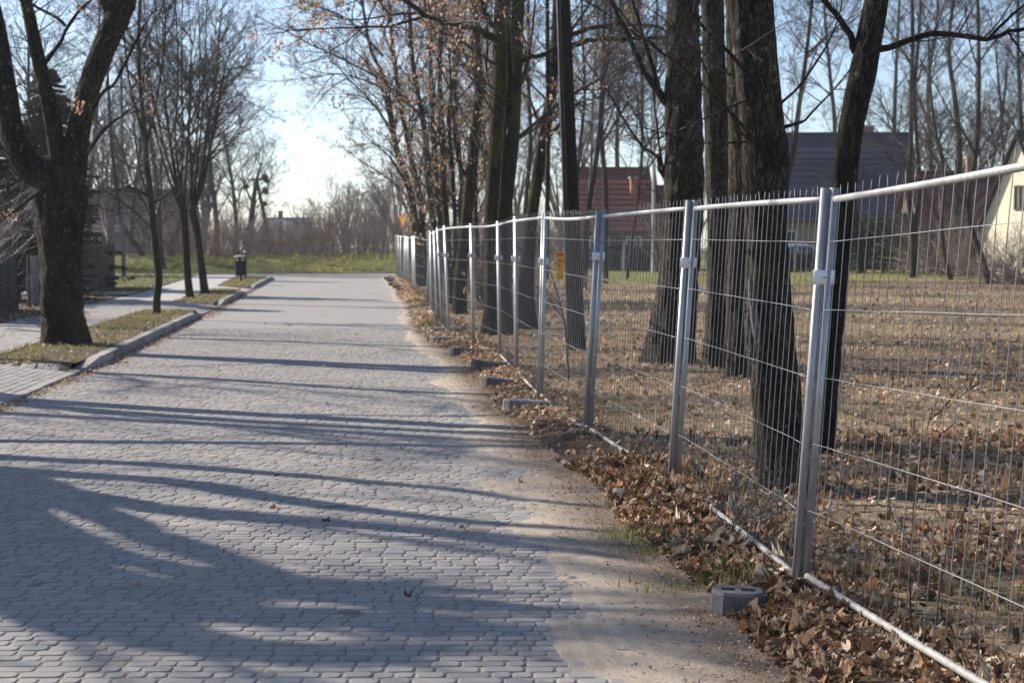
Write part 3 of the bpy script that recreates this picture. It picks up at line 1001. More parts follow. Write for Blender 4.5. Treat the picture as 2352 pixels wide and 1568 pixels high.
# ---- big forked tree left, in the verge
d = 26.7
bl = [pxpath([(150, 806, 106), (149, 770, 98), (143, 700, 92), (140, 600, 92), (138, 520, 104), (140, 455, 118), (142, 420, 110)], d),
      pxpath([(118, 450, 62), (95, 405, 66), (62, 375, 62), (28, 300, 56), (10, 190, 50), (-12, 60, 46), (-40, -80, 40)], d),
      pxpath([(140, 440, 40), (136, 380, 40), (118, 260, 36), (92, 150, 32), (66, 30, 26), (40, -90, 22)], d),
      pxpath([(160, 445, 70), (168, 390, 62), (182, 300, 54), (205, 200, 52), (238, 110, 52), (272, 40, 56), (290, -10, 50), (310, -110, 40)], d)]
lb = [pxpath([(268, 50, 34), (246, 12, 30), (225, -40, 26), (190, -140, 18)], d),
      pxpath([(140, 395, 14), (120, 300, 12), (96, 220, 9), (80, 130, 7), (60, 40, 5)], d),
      pxpath([(70, 370, 14), (30, 340, 11), (-20, 330, 8), (-90, 300, 6)], d),
      pxpath([(185, 300, 12), (235, 215, 9, 26.2), (270, 180, 7, 25.8), (330, 60, 5, 25.5)], d),
      pxpath([(170, 400, 10), (215, 330, 8, 26), (250, 290, 6, 25.6), (300, 250, 4, 25.4)], d),
      pxpath([(90, 160, 12), (130, 110, 9), (170, 40, 8), (220, -10, 6), (260, -80, 4)], d),
      pxpath([(150, 60, 8), (130, 40, 7), (90, 20, 6), (40, -10, 5)], d),
      pxpath([(110, 430, 10), (50, 470, 8, 26), (10, 500, 6, 25.6), (-50, 520, 5, 25.2)], d),
      pxpath([(300, -40, 24), (350, -120, 18), (420, -160, 12), (520, -170, 8)], d)]
make_tree('forked_tree', 'old forked tree with mossy limbs standing in the verge beside the kerb', G(150, 797, .1), bl, M['bark_left'], M['twig'], lb,
          dict(per=8, ang=55, ratio=.40, up=-.05, lmax=2.2),
          seed=21, auto=9, auto_kw=dict(t0=.45, ang=60, ratio=.35, up=.0), leaf=.08, k=48, rings=150, amp=.12, flare=.30, ridges=11, flare_h=.5, extra_bole_twigs=26)

# ---- young street trees along the left verge
d = 37.8
make_tree('street_tree', 'slim young tree with a kinked stem between the forked tree and the leaning pair', G(360, 722, .1),
          [pxpath([(360, 726, 19), (360, 690, 17), (365, 640, 17), (360, 590, 17), (352, 520, 16), (345, 450, 15), (338, 380, 13), (330, 280, 11), (318, 150, 9), (322, 0, 7), (335, -150, 4)], d)],
          M['bark_smooth'], M['twig'], [pxpath([(345, 455, 7), (300, 430, 5), (255, 440, 4)], d), pxpath([(348, 470, 6), (385, 445, 5), (420, 410, 4)], d),
          pxpath([(335, 330, 6), (300, 200, 5), (285, 60, 4), (300, -60, 3)], d), pxpath([(335, 340, 6), (362, 220, 5), (380, 60, 4), (370, -80, 3)], d)],
          SPEC_MID, 31, 16, dict(t0=.33, ang=48, ratio=.30, up=.12), k=16, rings=60, flare=.25, flare_h=.3, amp=.05)
d = 47.9
def vase(cx, cy, d, tops, w):
    return [pxpath([(cx, cy, w), ((cx * .74 + t * .26) + ((t * 7) % 13 - 6), cy - 75, w * .72), ((cx * .5 + t * .5) + ((t * 5) % 17 - 8), cy - 190, w * .52), ((cx * .2 + t * .8) + ((t * 3) % 19 - 9), cy - 330, w * .38), (t, ty, w * .25)], d) for t, ty in tops]
make_tree('street_tree', 'dark young tree with a vase crown, nearer the camera of the leaning pair', G(437, 686, .1),
          [pxpath([(437, 690, 19), (432, 640, 17), (428, 580, 17), (424, 520, 18), (420, 480, 20)], d)] ,
          M['bark_dark'], M['twig'], vase(420, 492, d, [(330, -20), (352, -60), (374, -30), (398, -90), (420, -50), (300, 110), (450, 60)], 7.5),
          SPEC_MID, 32, 0, k=16, rings=40, flare=.25, flare_h=.35, amp=.05)
d = 51.8
make_tree('street_tree', 'dark young tree with a wide twiggy crown, farther of the leaning pair', G(471, 675, .1),
          [pxpath([(471, 679, 20), (465, 630, 18), (457, 570, 17), (450, 520, 18), (440, 480, 20)], d)],
          M['bark_dark'], M['twig'], vase(441, 490, d, [(430, -60), (455, -20), (478, -70), (505, 40), (530, 120), (545, 210), (515, -30)], 7.5),
          SPEC_MID, 33, 0, k=16, rings=40, flare=.25, flare_h=.35, amp=.05)

# ---- trees behind the mesh fence, right side
d = 31.0
A = pxpath([(1130, 775, 52), (1131, 700, 40), (1131, 600, 37), (1130, 490, 37), (1140, 350, 40), (1147, 240, 41), (1153, 60, 39), (1156, -120, 34)], d)
B = pxpath([(1158, 775, 50), (1157, 690, 38), (1159, 560, 36), (1160, 480, 34), (1176, 330, 31), (1183, 200, 30), (1189, 40, 30), (1197, -140, 26)], d)
make_tree('twin_trunk_tree', 'tall tree with two straight trunks behind the eighth fence post', G(1145, 768),
          [A, B], M['bark_mossy'], M['twig'],
          [pxpath([(1138, 85, 17), (1090, 68, 15), (1044, 56, 13, 30), (980, 36, 10, 29), (930, 2, 8, 28), (860, -20, 5, 27)], d),
           pxpath([(980, 36, 8, 29), (900, 60, 6, 28), (850, 62, 5, 27.5), (700, 68, 3, 27)], d),
           pxpath([(1132, 60, 14), (1110, 20, 12), (1095, -40, 9), (1060, -120, 6)], d),
           pxpath([(1195, 140, 13), (1225, 130, 12), (1262, 118, 10), (1320, 60, 7), (1360, 0, 5)], d),
           pxpath([(1146, 500, 7, 30.4), (1152, 420, 7, 30.4), (1162, 250, 7, 30.4), (1166, 120, 6, 30.4), (1160, 0, 5, 30.4)], d)],
          SPEC_FULL, 41, 9, dict(t0=.5, ang=55, ratio=.45, up=.1), leaf=.4, k=36, rings=110, amp=.05, flare=.35, ridges=10)
d = 40.0
make_tree('leaning_tree', 'dark leaning tree bending right before the leafy thicket stems', G(1058, 722),
          [pxpath([(1054, 728, 34), (1058, 640, 30), (1068, 540, 28), (1078, 440, 27), (1088, 340, 24), (1096, 250, 20), (1100, 180, 16), (1096, 90, 12), (1088, -40, 8)], d)],
          M['bark_dark'], M['twig'], [pxpath([(1080, 420, 9), (1050, 360, 7), (1040, 260, 6), (1030, 100, 4)], d), pxpath([(1092, 300, 8), (1110, 210, 6), (1120, 100, 5), (1115, 0, 3)], d)],
          SPEC_MID, 42, 8, dict(t0=.4, ang=50, ratio=.35), leaf=.5, k=24, rings=60, amp=.08)
d = 33.0
make_tree('mossy_tree', 'mossy tree forked low, left of the dark wooden pole', G(1212, 760),
          [pxpath([(1206, 766, 60), (1206, 690, 44), (1212, 600, 34), (1222, 500, 27), (1236, 400, 27), (1252, 300, 26), (1266, 220, 26), (1274, 130, 22), (1280, 0, 20), (1284, -130, 16)], d),
           pxpath([(1254, 640, 12, 32.4), (1257, 480, 11, 32.4), (1259, 300, 11, 32.4), (1258, 120, 10, 32.4), (1257, 0, 9, 32.4), (1256, -120, 7, 32.4)], d)],
          M['bark_mossy'], M['twig'],
          [pxpath([(1262, 150, 15), (1310, 110, 14), (1355, 94, 12), (1420, 90, 10), (1480, 88, 8), (1545, 88, 5)], d),
           pxpath([(1272, 120, 13), (1312, 82, 12), (1360, 64, 10), (1430, 58, 8), (1510, 62, 6), (1560, 90, 4)], d),
           pxpath([(1250, 310, 8), (1225, 250, 6), (1210, 180, 4), (1205, 90, 3)], d)],
          SPEC_FULL, 43, 7, dict(t0=.5, ang=50, ratio=.35), leaf=.2, k=28, rings=80, amp=.06, flare=.3)
d = 23.3
make_tree('massive_tree', 'thick straight trunk with furrowed bark just right of the dark pole', G(1545, 845),
          [pxpath([(1536, 858, 122), (1542, 800, 112), (1552, 700, 100), (1561, 600, 92), (1570, 500, 90), (1573, 350, 86), (1572, 200, 82), (1570, 0, 72), (1568, -160, 64)], d)],
          M['bark_old'], M['twig'],
          [pxpath([(1538, 245, 20), (1505, 200, 17), (1478, 160, 14), (1445, 90, 12), (1415, 30, 10), (1390, -30, 7)], d),
           pxpath([(1548, 280, 16), (1522, 220, 13), (1497, 150, 11), (1470, 60, 9), (1440, -40, 7)], d),
           pxpath([(1536, 420, 10), (1518, 395, 9), (1508, 360, 8), (1470, 330, 6), (1430, 270, 5), (1390, 200, 4)], d),
           pxpath([(1536, 440, 8), (1520, 370, 6), (1510, 300, 5), (1500, 210, 4)], d)],
          SPEC_FULL, 44, 8, dict(t0=.72, ang=55, ratio=.45), k=56, rings=200, amp=.13, flare=.22, ridges=14, flare_h=.7, extra_bole_twigs=8)
d = 22.4
make_tree('furrowed_tree', 'furrowed trunk with a sunlit left edge standing behind the second fence joint', G(1648, 856),
          [pxpath([(1645, 866, 70), (1647, 800, 62), (1650, 700, 58), (1652, 560, 57), (1650, 400, 56), (1643, 200, 55), (1636, 0, 54), (1630, -160, 48)], d)],
          M['bark_old'], M['twig'], [], SPEC_FULL, 45, 8, dict(t0=.74, ang=50, ratio=.4), k=48, rings=170, amp=.14, flare=.2, ridges=12)
d = 20.6
make_tree('furrowed_tree', 'pale barked trunk tucked against the nearest leaning trunk', G(1706, 882),
          [pxpath([(1703, 892, 86), (1703, 820, 76), (1702, 700, 70), (1704, 560, 64), (1706, 420, 60), (1702, 250, 58), (1698, 100, 56), (1694, -120, 48)], d)],
          M['bark_old'], M['twig'], [], SPEC_MID, 46, 7, dict(t0=.74, ang=50, ratio=.4), k=48, rings=170, amp=.14, flare=.2, ridges=12)
d = 11.7
nt_ = make_tree('gnarled_tree', 'gnarled leaning trunk with stripped bark right behind the first wide mesh panel', G(1798, 1132),
          [pxpath([(1798, 1150, 128), (1796, 1080, 118), (1790, 1000, 112), (1783, 900, 112), (1772, 800, 112), (1764, 700, 108), (1762, 600, 100), (1758, 480, 100), (1756, 380, 108), (1752, 300, 104), (1740, 180, 98), (1730, 60, 100), (1722, -60, 92), (1712, -200, 80)], d)],
          M['bark_old'], M['twig'],
          [pxpath([(1760, 210, 12, 11.5), (1717, 165, 10, 11.2), (1635, 82, 8, 10.8), (1559, 0, 7, 10.4), (1480, -70, 5, 10)], d),
           pxpath([(1730, 320, 9, 11.5), (1705, 290, 8, 11.3), (1651, 231, 7, 11.1), (1569, 155, 5, 11.0), (1470, 85, 4, 10.8), (1390, 30, 3, 10.6)], d),
           pxpath([(1730, 330, 8, 11.5), (1700, 300, 7, 11.5), (1640, 200, 5, 11.4), (1600, 120, 4, 11.2), (1520, 40, 3, 11)], d),
           pxpath([(1735, 225, 6, 11.5), (1690, 240, 5, 11.4), (1600, 280, 4, 11.2), (1526, 313, 3, 11.0)], d),
           pxpath([(1740, 322, 7, 11.5), (1690, 328, 5, 11.2), (1600, 326, 4, 11), (1500, 300, 3, 10.8)], d),
           pxpath([(1760, 252, 8, 11.65), (1800, 232, 7, 11.6), (1850, 180, 5, 11.5), (1909, 86, 4, 11.3), (1935, 0, 3, 11.1), (1940, -80, 3, 11)], d),
           pxpath([(1752, 250, 6, 11.6), (1770, 200, 5, 11.4), (1771, 100, 4, 11.3), (1773, 0, 4, 11.2), (1778, -90, 3, 11.2)], d),
           pxpath([(1770, 306, 11, 11.7), (1812, 290, 9, 11.7), (1835, 282, 8, 11.8), (1862, 262, 5, 11.9), (1960, 150, 3, 12.3), (2020, 20, 3, 12.5)], d)],
          dict(per=7, ang=55, ratio=.2, up=.1, lmax=.7),
          47, 0, k=72, rings=260, amp=.12, flare=.16, ridges=10, flare_h=.3)
# bark burl and stripped scar on the gnarled tree
sc_ = MB()
pth, rad = pxpath([(1722, 640, 14), (1728, 690, 24), (1737, 760, 26), (1745, 810, 12)], 11.55)
sc_.tubes(pth[None], rad[None] * .8, 8, [.5], True)
sc_.build('bark_scar', M['bark_pale'], nt_, True, np.array(nt_.location))
d = 13.6
make_tree('dark_leaning_tree', 'slender dark trunk leaning right behind the nearest double post', G(1893, 1053),
          [pxpath([(1888, 1070, 52), (1894, 1000, 48), (1900, 900, 48), (1908, 800, 48), (1917, 700, 48), (1925, 600, 50), (1933, 480, 56), (1953, 300, 58), (1983, 160, 62), (1998, 80, 60), (2014, 0, 54), (2034, -110, 46)], d)],
          M['bark_dark'], M['twig'],
          [pxpath([(1965, 120, 20), (1955, 85, 18), (1930, 45, 15), (1896, 0, 13), (1850, -60, 10), (1800, -130, 7)], d),
           pxpath([(2005, 120, 20), (2030, 108, 17), (2077, 97, 14), (2136, 77, 13), (2200, 84, 12), (2268, 91, 11), (2314, 73, 10), (2352, 66, 9), (2480, 40, 6)], d),
           pxpath([(2268, 91, 8), (2330, 30, 6), (2390, -10, 5), (2460, -30, 3)], d),
           pxpath([(2314, 73, 7), (2340, 110, 5), (2370, 160, 3)], d)],
          dict(per=9, ang=50, ratio=.34, up=.06, lmax=1.5),
          48, 7, dict(t0=.80, ang=55, ratio=.3), k=44, rings=190, amp=.12, flare=.15, ridges=9, flare_h=.3)

# ---- leafy multi-stem clump, right edge of the road in the distance
def clump(label, stems, d, seed, nleaf, gb, limbs=()):
    bs = [pxpath([(q[0], q[1], q[2], d + q[3] if len(q) > 3 else d) for q in s], d) for s in stems]
    return make_tree('leafy_tree', label, gb, bs, M['bark_smooth'], M['twig'], [pxpath(q, d) for q in limbs], dict(per=9, ang=45, ratio=.45, up=.0, lmax=2.4), seed, 12, dict(t0=.15, ang=42, ratio=.30, up=.12), leaf=min(.95, nleaf / 2200), k=10, rings=36, amp=.05, flare=.2, flare_h=.3)
clump('clump of thin leaning stems at the far left of the fence trees', [
    [(962, 668, 16), (956, 560, 15), (940, 430, 14), (912, 346, 13), (896, 250, 12), (883, 181, 10), (850, 109, 8), (830, 0, 6), (800, -90, 4)],
    [(968, 668, 12), (955, 500, 11), (930, 400, 9), (905, 330, 8), (890, 250, 6), (870, 190, 5), (840, 140, 4)],
    [(974, 665, 15), (969, 494, 14), (950, 390, 13), (929, 287, 12), (909, 165, 11), (898, 66, 9), (890, -60, 6)]], 62, 51, 900, G(966, 664),
    [[(893, 190, 6), (830, 158, 4.5), (770, 128, 4), (708, 100, 3), (640, 62, 2)], [(905, 215, 6), (840, 186, 4), (780, 170, 3), (720, 178, 2), (650, 186, 1.5)],
     [(918, 350, 5), (880, 272, 4), (840, 226, 3), (790, 216, 2)], [(880, 130, 6), (800, 46, 4), (720, 12, 3), (630, -16, 2)], [(925, 380, 4), (890, 345, 3), (850, 330, 2), (800, 338, 1.5)]])
clump('clump of upright stems hung with withered leaves near the yellow sign', [
    [(1002, 690, 16), (1000, 560, 15), (985, 420, 14), (975, 300, 13), (950, 160, 11), (940, 20, 9), (935, -100, 6)],
    [(1008, 690, 12), (1015, 560, 12), (1005, 440, 12), (995, 300, 10), (990, 160, 9), (985, 0, 7), (980, -100, 5)],
    [(998, 690, 10), (980, 600, 9), (960, 520, 8), (945, 460, 7), (920, 400, 6), (895, 360, 5)]], 50, 52, 2600, G(1003, 689))
clump('tall stems thick with withered leaves behind the ninth fence post', [
    [(1036, 700, 15), (1030, 560, 14), (1020, 430, 14), (1015, 300, 12), (1010, 150, 11), (1020, 0, 9), (1026, -100, 6)],
    [(1044, 700, 13), (1055, 580, 13), (1062, 450, 12), (1050, 300, 10), (1045, 150, 9), (1055, 0, 7)],
    [(1040, 700, 11), (1046, 560, 10), (1040, 400, 10), (1032, 250, 9), (1060, 100, 7), (1075, -60, 5)]], 45, 53, 3400, G(1040, 700))
clump('thin leafy saplings between the leaning tree and the twin trunks', [
    [(1100, 690, 12), (1096, 560, 11), (1092, 430, 10), (1098, 300, 9), (1104, 150, 8), (1100, 0, 6)],
    [(1108, 690, 10), (1112, 560, 9), (1120, 400, 8), (1108, 260, 7), (1094, 120, 6), (1080, 0, 4)]], 47, 54, 2000, G(1104, 696))

# ---- thin trees farther in, seen between the big trunks
def thin(name, label, pts, d, seed, auto=15, mat='bark_smooth', twig='twig', spec=SPEC_MID, t0=.3, ratio=.3, group=None, k=10, leaf=None):
    p, r = pxpath(pts, d)
    p[0, 2] = min(p[0, 2], 0.0)
    wr_ = np.random.default_rng(seed + 500)
    p[1:, 0] += np.cumsum(wr_.normal(0, .09, len(p) - 1)); p[1:, 1] += np.cumsum(wr_.normal(0, .09, len(p) - 1))
    return make_tree(name, label, (p[0][0], p[0][1], 0.0), [(p, r)], M[mat], M[twig], [], spec, seed, auto, dict(t0=t0, ang=50, ratio=ratio * 1.1, up=.08), k=k, rings=34, flare=.2, flare_h=.4, group=group, amp=.05, leaf=leaf)
thin('thin_tree', 'thin upright tree just right of the dark pole', [(1340, 668, 15), (1343, 560, 13), (1348, 460, 12), (1356, 300, 11), (1364, 150, 10), (1368, 0, 8), (1372, -120, 5)], 58, 61)
thin('birch_tree', 'slender pale birch stem among the thin trees right of the dark pole', [(1378, 645, 8), (1368, 540, 7), (1366, 460, 7), (1368, 350, 6), (1374, 200, 5), (1384, 60, 4)], 70, 62, 12, 'bark_pale')
thin('thin_tree', 'thin tree left of the red house gable, forking high up', [(1392, 650, 14), (1396, 540, 13), (1394, 430, 12), (1391, 300, 11), (1394, 170, 9), (1402, 60, 7), (1400, -90, 5)], 66, 63)
thin('thin_tree', 'slim dark stem close behind the pole, hugging its right side', [(1322, 655, 9), (1322, 520, 8), (1330, 380, 8), (1336, 220, 7), (1340, 60, 6), (1338, -90, 4)], 64, 64, 11)
thin('thin_tree', 'far thin tree in front of the red roof', [(1440, 640, 8), (1450, 520, 8), (1462, 380, 7), (1455, 240, 6), (1448, 90, 5), (1440, -60, 4)], 74, 65, 19)
thin('leaning_tree', 'slim tree leaning right in front of the dark blue roof', [(1808, 655, 15), (1815, 560, 13), (1822, 440, 13), (1838, 350, 12), (1858, 250, 11), (1878, 120, 9), (1892, 0, 7), (1904, -110, 5)], 62, 66, 14, t0=.4)
thin('thin_tree', 'mossy thin tree against the dark hedge, right of the nearest double post', [(1982, 600, 14), (1975, 550, 11), (1968, 480, 9), (1958, 400, 8), (1950, 300, 6), (1960, 150, 5)], 88, 67, 11, 'bark_mossy')
p1 = pxpath([(2098, 645, 22), (2098, 600, 15), (2095, 520, 13), (2086, 430, 13), (2092, 330, 11), (2094, 200, 10), (2096, 60, 9), (2090, -120, 6)], 77)
p2 = pxpath([(2101, 600, 12), (2104, 520, 10), (2112, 420, 10), (2106, 320, 9), (2102, 200, 8), (2112, 60, 7), (2120, -100, 5)], 77)
make_tree('forked_thin_tree', 'thin tree splitting into two close stems right of the dark blue roof', G(2098, 641), [p1, p2], M['bark_smooth'], M['twig'], [], SPEC_MID, 68, 10, dict(t0=.3, ang=48, ratio=.3), k=12, rings=34, flare=.15)
thin('thin_tree', 'thin tree with a forked crown in front of the small red house', [(2190, 625, 17), (2196, 560, 15), (2202, 450, 15), (2205, 350, 14), (2196, 230, 12), (2190, 120, 9), (2200, 0, 7), (2215, -120, 5)], 88, 69, 22)
thin('thin_tree', 'slender S-curved stem close beside the thin forked tree', [(2186, 648, 12), (2175, 590, 10), (2166, 500, 9), (2172, 400, 8), (2158, 300, 7), (2140, 200, 6), (2130, 60, 5)], 73, 70, 12)
thin('curved_tree', 'thin tree with a bulging curve left of the cream house', [(2276, 660, 15), (2262, 590, 13), (2247, 510, 12), (2248, 440, 12), (2262, 350, 11), (2264, 220, 10), (2270, 80, 8), (2266, -100, 5)], 66, 71, 16)
thin('thin_tree', 'dark stem in front of the cream house gable', [(2336, 600, 12), (2342, 520, 12), (2337, 400, 11), (2332, 250, 10), (2330, 100, 8), (2326, -80, 5)], 96, 72, 19)
thin('thin_tree', 'thin pale stem under the cream house roof edge', [(2330, 605, 8), (2318, 500, 7), (2302, 380, 6), (2290, 250, 5), (2280, 120, 4)], 92, 73, 11)
thin('thin_tree', 'leaning stem behind the bulging curved tree', [(2232, 610, 12), (2240, 540, 10), (2256, 470, 9), (2268, 400, 7), (2290, 280, 6), (2300, 150, 5)], 98, 74, 11)
thin('thin_tree', 'forked tree rising behind the dark blue roof ridge', [(2140, 605, 12), (2136, 480, 11), (2138, 350, 10), (2132, 200, 8), (2150, 60, 6), (2160, -90, 4)], 112, 75, 22)
thin('thin_tree', 'spreading tree seen between the massive trunk and the dark pole', [(1500, 620, 10), (1506, 480, 9), (1500, 340, 8), (1510, 200, 7), (1518, 60, 6), (1522, -90, 4)], 92, 76, 22)
thin('thin_tree', 'far spreading tree behind the red house', [(1420, 610, 12), (1424, 480, 11), (1420, 350, 10), (1424, 220, 8), (1430, 90, 6), (1424, -60, 4)], 118, 77, 25)
thin('thin_tree', 'far spreading tree behind the dark blue house', [(1900, 610, 12), (1904, 440, 11), (1908, 300, 10), (1900, 160, 8), (1890, 30, 6), (1890, -80, 4)], 125, 78, 25)
thin('thin_tree', 'tall far tree above the right end of the dark blue roof', [(2040, 610, 12), (2050, 440, 11), (2056, 300, 10), (2060, 160, 8), (2066, 30, 6), (2070, -80, 4)], 128, 79, 25)
thin('thin_tree', 'tall far tree behind the cream house', [(2390, 610, 12), (2388, 440, 11), (2380, 300, 10), (2376, 160, 8), (2370, 30, 6), (2372, -80, 4)], 118, 80, 25)
thin('thin_tree', 'far tree between the twin trunks and the mossy tree', [(1202, 640, 12), (1204, 480, 11), (1212, 330, 10), (1208, 180, 8), (1212, 40, 6), (1216, -90, 4)], 75, 81, 22, leaf=.35)
thin('thin_tree', 'far leafy tree hidden behind the twin trunks', [(1150, 640, 12), (1136, 480, 11), (1112, 330, 10), (1100, 180, 8), (1090, 40, 6), (1080, -90, 4)], 72, 82, 22, leaf=.7)

# ---- left background stems
thin('leaning_tree', 'slanting trunk beyond the lawn, left of the kinked street tree', [(336, 602, 14), (320, 575, 13), (300, 545, 12), (284, 505, 12), (272, 440, 10), (262, 330, 9), (250, 200, 7), (246, 60, 5)], 96, 91, 12)
thin('thin_tree', 'upright tree beyond the lawn behind the kinked street tree', [(378, 622, 11), (374, 560, 11), (368, 500, 11), (364, 420, 9), (352, 300, 8), (344, 150, 6)], 92, 92, 12)
thin('forked_thin_tree', 'low spreading tree beyond the lawn between the street trees', [(392, 604, 24), (390, 570, 20), (398, 530, 15), (414, 480, 12), (424, 430, 9), (432, 370, 7)], 98, 93, 14, t0=.15, ratio=.5)
thin('thin_tree', 'tall far tree with mistletoe behind the utility pole', [(572, 600, 16), (574, 540, 14), (576, 480, 12), (580, 440, 9), (590, 400, 6), (600, 372, 4)], 128, 94, 15, t0=.12, ratio=.55)
thin('thin_tree', 'bare tree left of the utility pole', [(545, 600, 12), (540, 520, 10), (530, 440, 8), (520, 360, 6), (515, 300, 4)], 118, 95, 12, t0=.12, ratio=.45)
thin('thin_tree', 'bare tree behind the vase-crowned street trees', [(500, 600, 14), (496, 500, 12), (488, 400, 10), (480, 300, 7), (474, 200, 4)], 112, 96, 15, t0=.12, ratio=.45)
thin('thin_tree', 'far twiggy tree above the purple-roofed house', [(300, 600, 12), (306, 480, 10), (318, 340, 8), (322, 200, 6), (330, 60, 4)], 118, 97, 22, t0=.12, ratio=.45)
thin('thin_tree', 'far twiggy tree left of the street lamp', [(205, 600, 14), (210, 450, 12), (220, 300, 9), (226, 150, 7), (232, 0, 4)], 112, 98, 22, t0=.12, ratio=.45)
thin('thin_tree', 'far twiggy tree showing through the fork of the old tree', [(85, 600, 14), (84, 450, 12), (76, 300, 9), (72, 150, 7), (66, 0, 4)], 95, 99, 22, t0=.12, ratio=.45)

# ---- trees standing out of frame at the left; their shade falls across the road
def shadow_limb(pts, tx, k, w):
    """limb whose shade lies along ground points pts; tx = trunk x, k = how far it leans out with reach"""
    out, rad = [], []
    for q, ww in zip(pts, w):
        g = G(q[0], q[1])
        px = tx + k * (g[0] + 4.6)
        t = (g[0] - px) / (-SUNV[0])
        out.append(g + SUNV * t); rad.append(ww / 2)
    return np.array(out), np.array(rad)
tx = -9.2
f0 = shadow_limb([(-200, 1066)], tx, .2, [.6])[0][0]
base = np.array([tx, f0[1] + .1, .1])
bl = [(np.array([base, base + (0, 0, 1.2), f0 + (0, 0, .1)]), np.array([.34, .30, .30]))]
def lim(px, w, k=.2):
    p, r = shadow_limb(px, tx, k, w)
    return np.vstack([f0, p]), np.concatenate([[w[0] / 2 * 1.05], r])
LB = [lim([(0, 1050), (290, 1064), (580, 1082), (784, 1101), (1032, 1122), (1198, 1147), (1420, 1170)], [.26, .24, .22, .19, .15, .11, .06]),
      lim([(0, 1078), (166, 1093), (331, 1099), (497, 1122), (784, 1163), (1032, 1192), (1240, 1209), (1400, 1222)], [.36, .33, .30, .27, .23, .18, .13, .08], .17),
      lim([(0, 1088), (186, 1134), (373, 1171), (538, 1188), (784, 1206), (1074, 1232), (1240, 1256), (1450, 1288)], [.34, .28, .25, .22, .20, .17, .14, .09], .24),
      lim([(0, 1094), (124, 1138), (248, 1188), (373, 1233), (538, 1291), (800, 1370), (1100, 1430)], [.34, .30, .28, .26, .24, .18, .1], .12),
      lim([(0, 1120), (120, 1200), (260, 1270), (500, 1340), (760, 1345), (1000, 1330)], [.22, .2, .18, .15, .11, .06], .3),
      lim([(-60, 1150), (60, 1290), (300, 1370), (600, 1420), (950, 1440)], [.2, .18, .16, .12, .06], .1),
      lim([(-60, 1180), (0, 1240), (150, 1260), (400, 1300)], [.14, .12, .1, .06], .3),
      lim([(0, 1160), (180, 1290), (500, 1372), (850, 1425), (1200, 1452)], [.12, .22, .42, .36, .12], .08),
      lim([(0, 1200), (220, 1310), (600, 1356), (1000, 1380), (1290, 1400)], [.12, .2, .36, .30, .1], .22),
      lim([(-40, 1150), (120, 1240), (500, 1318), (900, 1345), (1150, 1358)], [.10, .14, .28, .22, .08], .15),
      lim([(-60, 1290), (120, 1425), (450, 1488), (800, 1502), (1080, 1490)], [.1, .28, .32, .26, .1], .12),
      lim([(-60, 1215), (60, 1340), (300, 1400), (620, 1420), (1000, 1415)], [.1, .24, .30, .28, .1], .16),
      lim([(-60, 1250), (150, 1380), (420, 1455), (700, 1480)], [.12, .26, .24, .08], .14)]
SPEC_SH = dict(per=9, ang=42, ratio=.30, up=.02, lmax=2.0)
make_tree('verge_tree', 'spreading verge tree out of frame whose limbs shade the near road', base, bl, M['bark_left'], M['twig'], LB, SPEC_SH, 101, 0, k=24, rings=24)
pp, pr = shadow_limb([(-480, 1003), (-200, 1007), (0, 1012), (350, 1015), (700, 1018), (1050, 1024), (1340, 1031)], -9.0, .1, [.22, .21, .2, .19, .17, .15, .11])
bb = np.array([pp[0][0] - .8, pp[0][1] - .1, .1])
make_tree('verge_tree', 'slim leaning verge tree out of frame beside the near driveway', bb, [(np.vstack([bb, pp]), np.concatenate([[.13], pr]))], M['bark_left'], M['twig'], [],
          SPEC_MID, 102, 10, dict(t0=.45, ang=45, ratio=.28), k=14, rings=30)
for i, (x, y, h, lab) in enumerate([(-8.6, 20.6, 12, 'tall verge tree out of frame beyond the near driveway'), (-13.5, 27.0, 11, 'garden tree out of frame behind the left hedge line'),
                                   (-15.5, 36.0, 12, 'tall garden tree out of frame behind the reed screen'), (-9.6, 7.4, 10, 'verge tree out of frame closest to the camera')]):
    b0 = np.array([x, y, .1])
    rg = np.random.default_rng(200 + i)
    off = rg.normal(0, .25, (5, 2))
    pth = np.array([[x + off[j, 0] * j * .5, y + off[j, 1] * j * .5, h * j / 4] for j in range(5)])
    make_tree('verge_tree', lab, b0, [(pth, np.array([.26, .2, .15, .09, .03]) * (.8 if i == 3 else 1))], M['bark_left'], M['twig'], [], SPEC_MID, 210 + i, 13, dict(t0=.3, ang=48, ratio=.38, up=.15), k=16, rings=30)

VT = [o for o in bpy.data.objects if o.parent is None and o.name.startswith('verge_tree')]
src = VT[2:5]
for i, (x, y, rz, sc, lab) in enumerate([
                                        (-12.2, 22.5, 4.0, 1.0, 'garden tree out of frame left of the tall verge tree'), (-14.5, 18.5, 5.2, 1.15, 'garden tree out of frame deepest in the left garden'), 
                                        (-16.5, 24.0, .6, 1.1, 'garden tree out of frame behind the left hedge row')]):
    o = copy_tree(src[i % len(src)])
    o.location = (x, y, .1); o.rotation_euler = (0, 0, rz); o.scale = (sc, sc, sc); o['label'] = lab
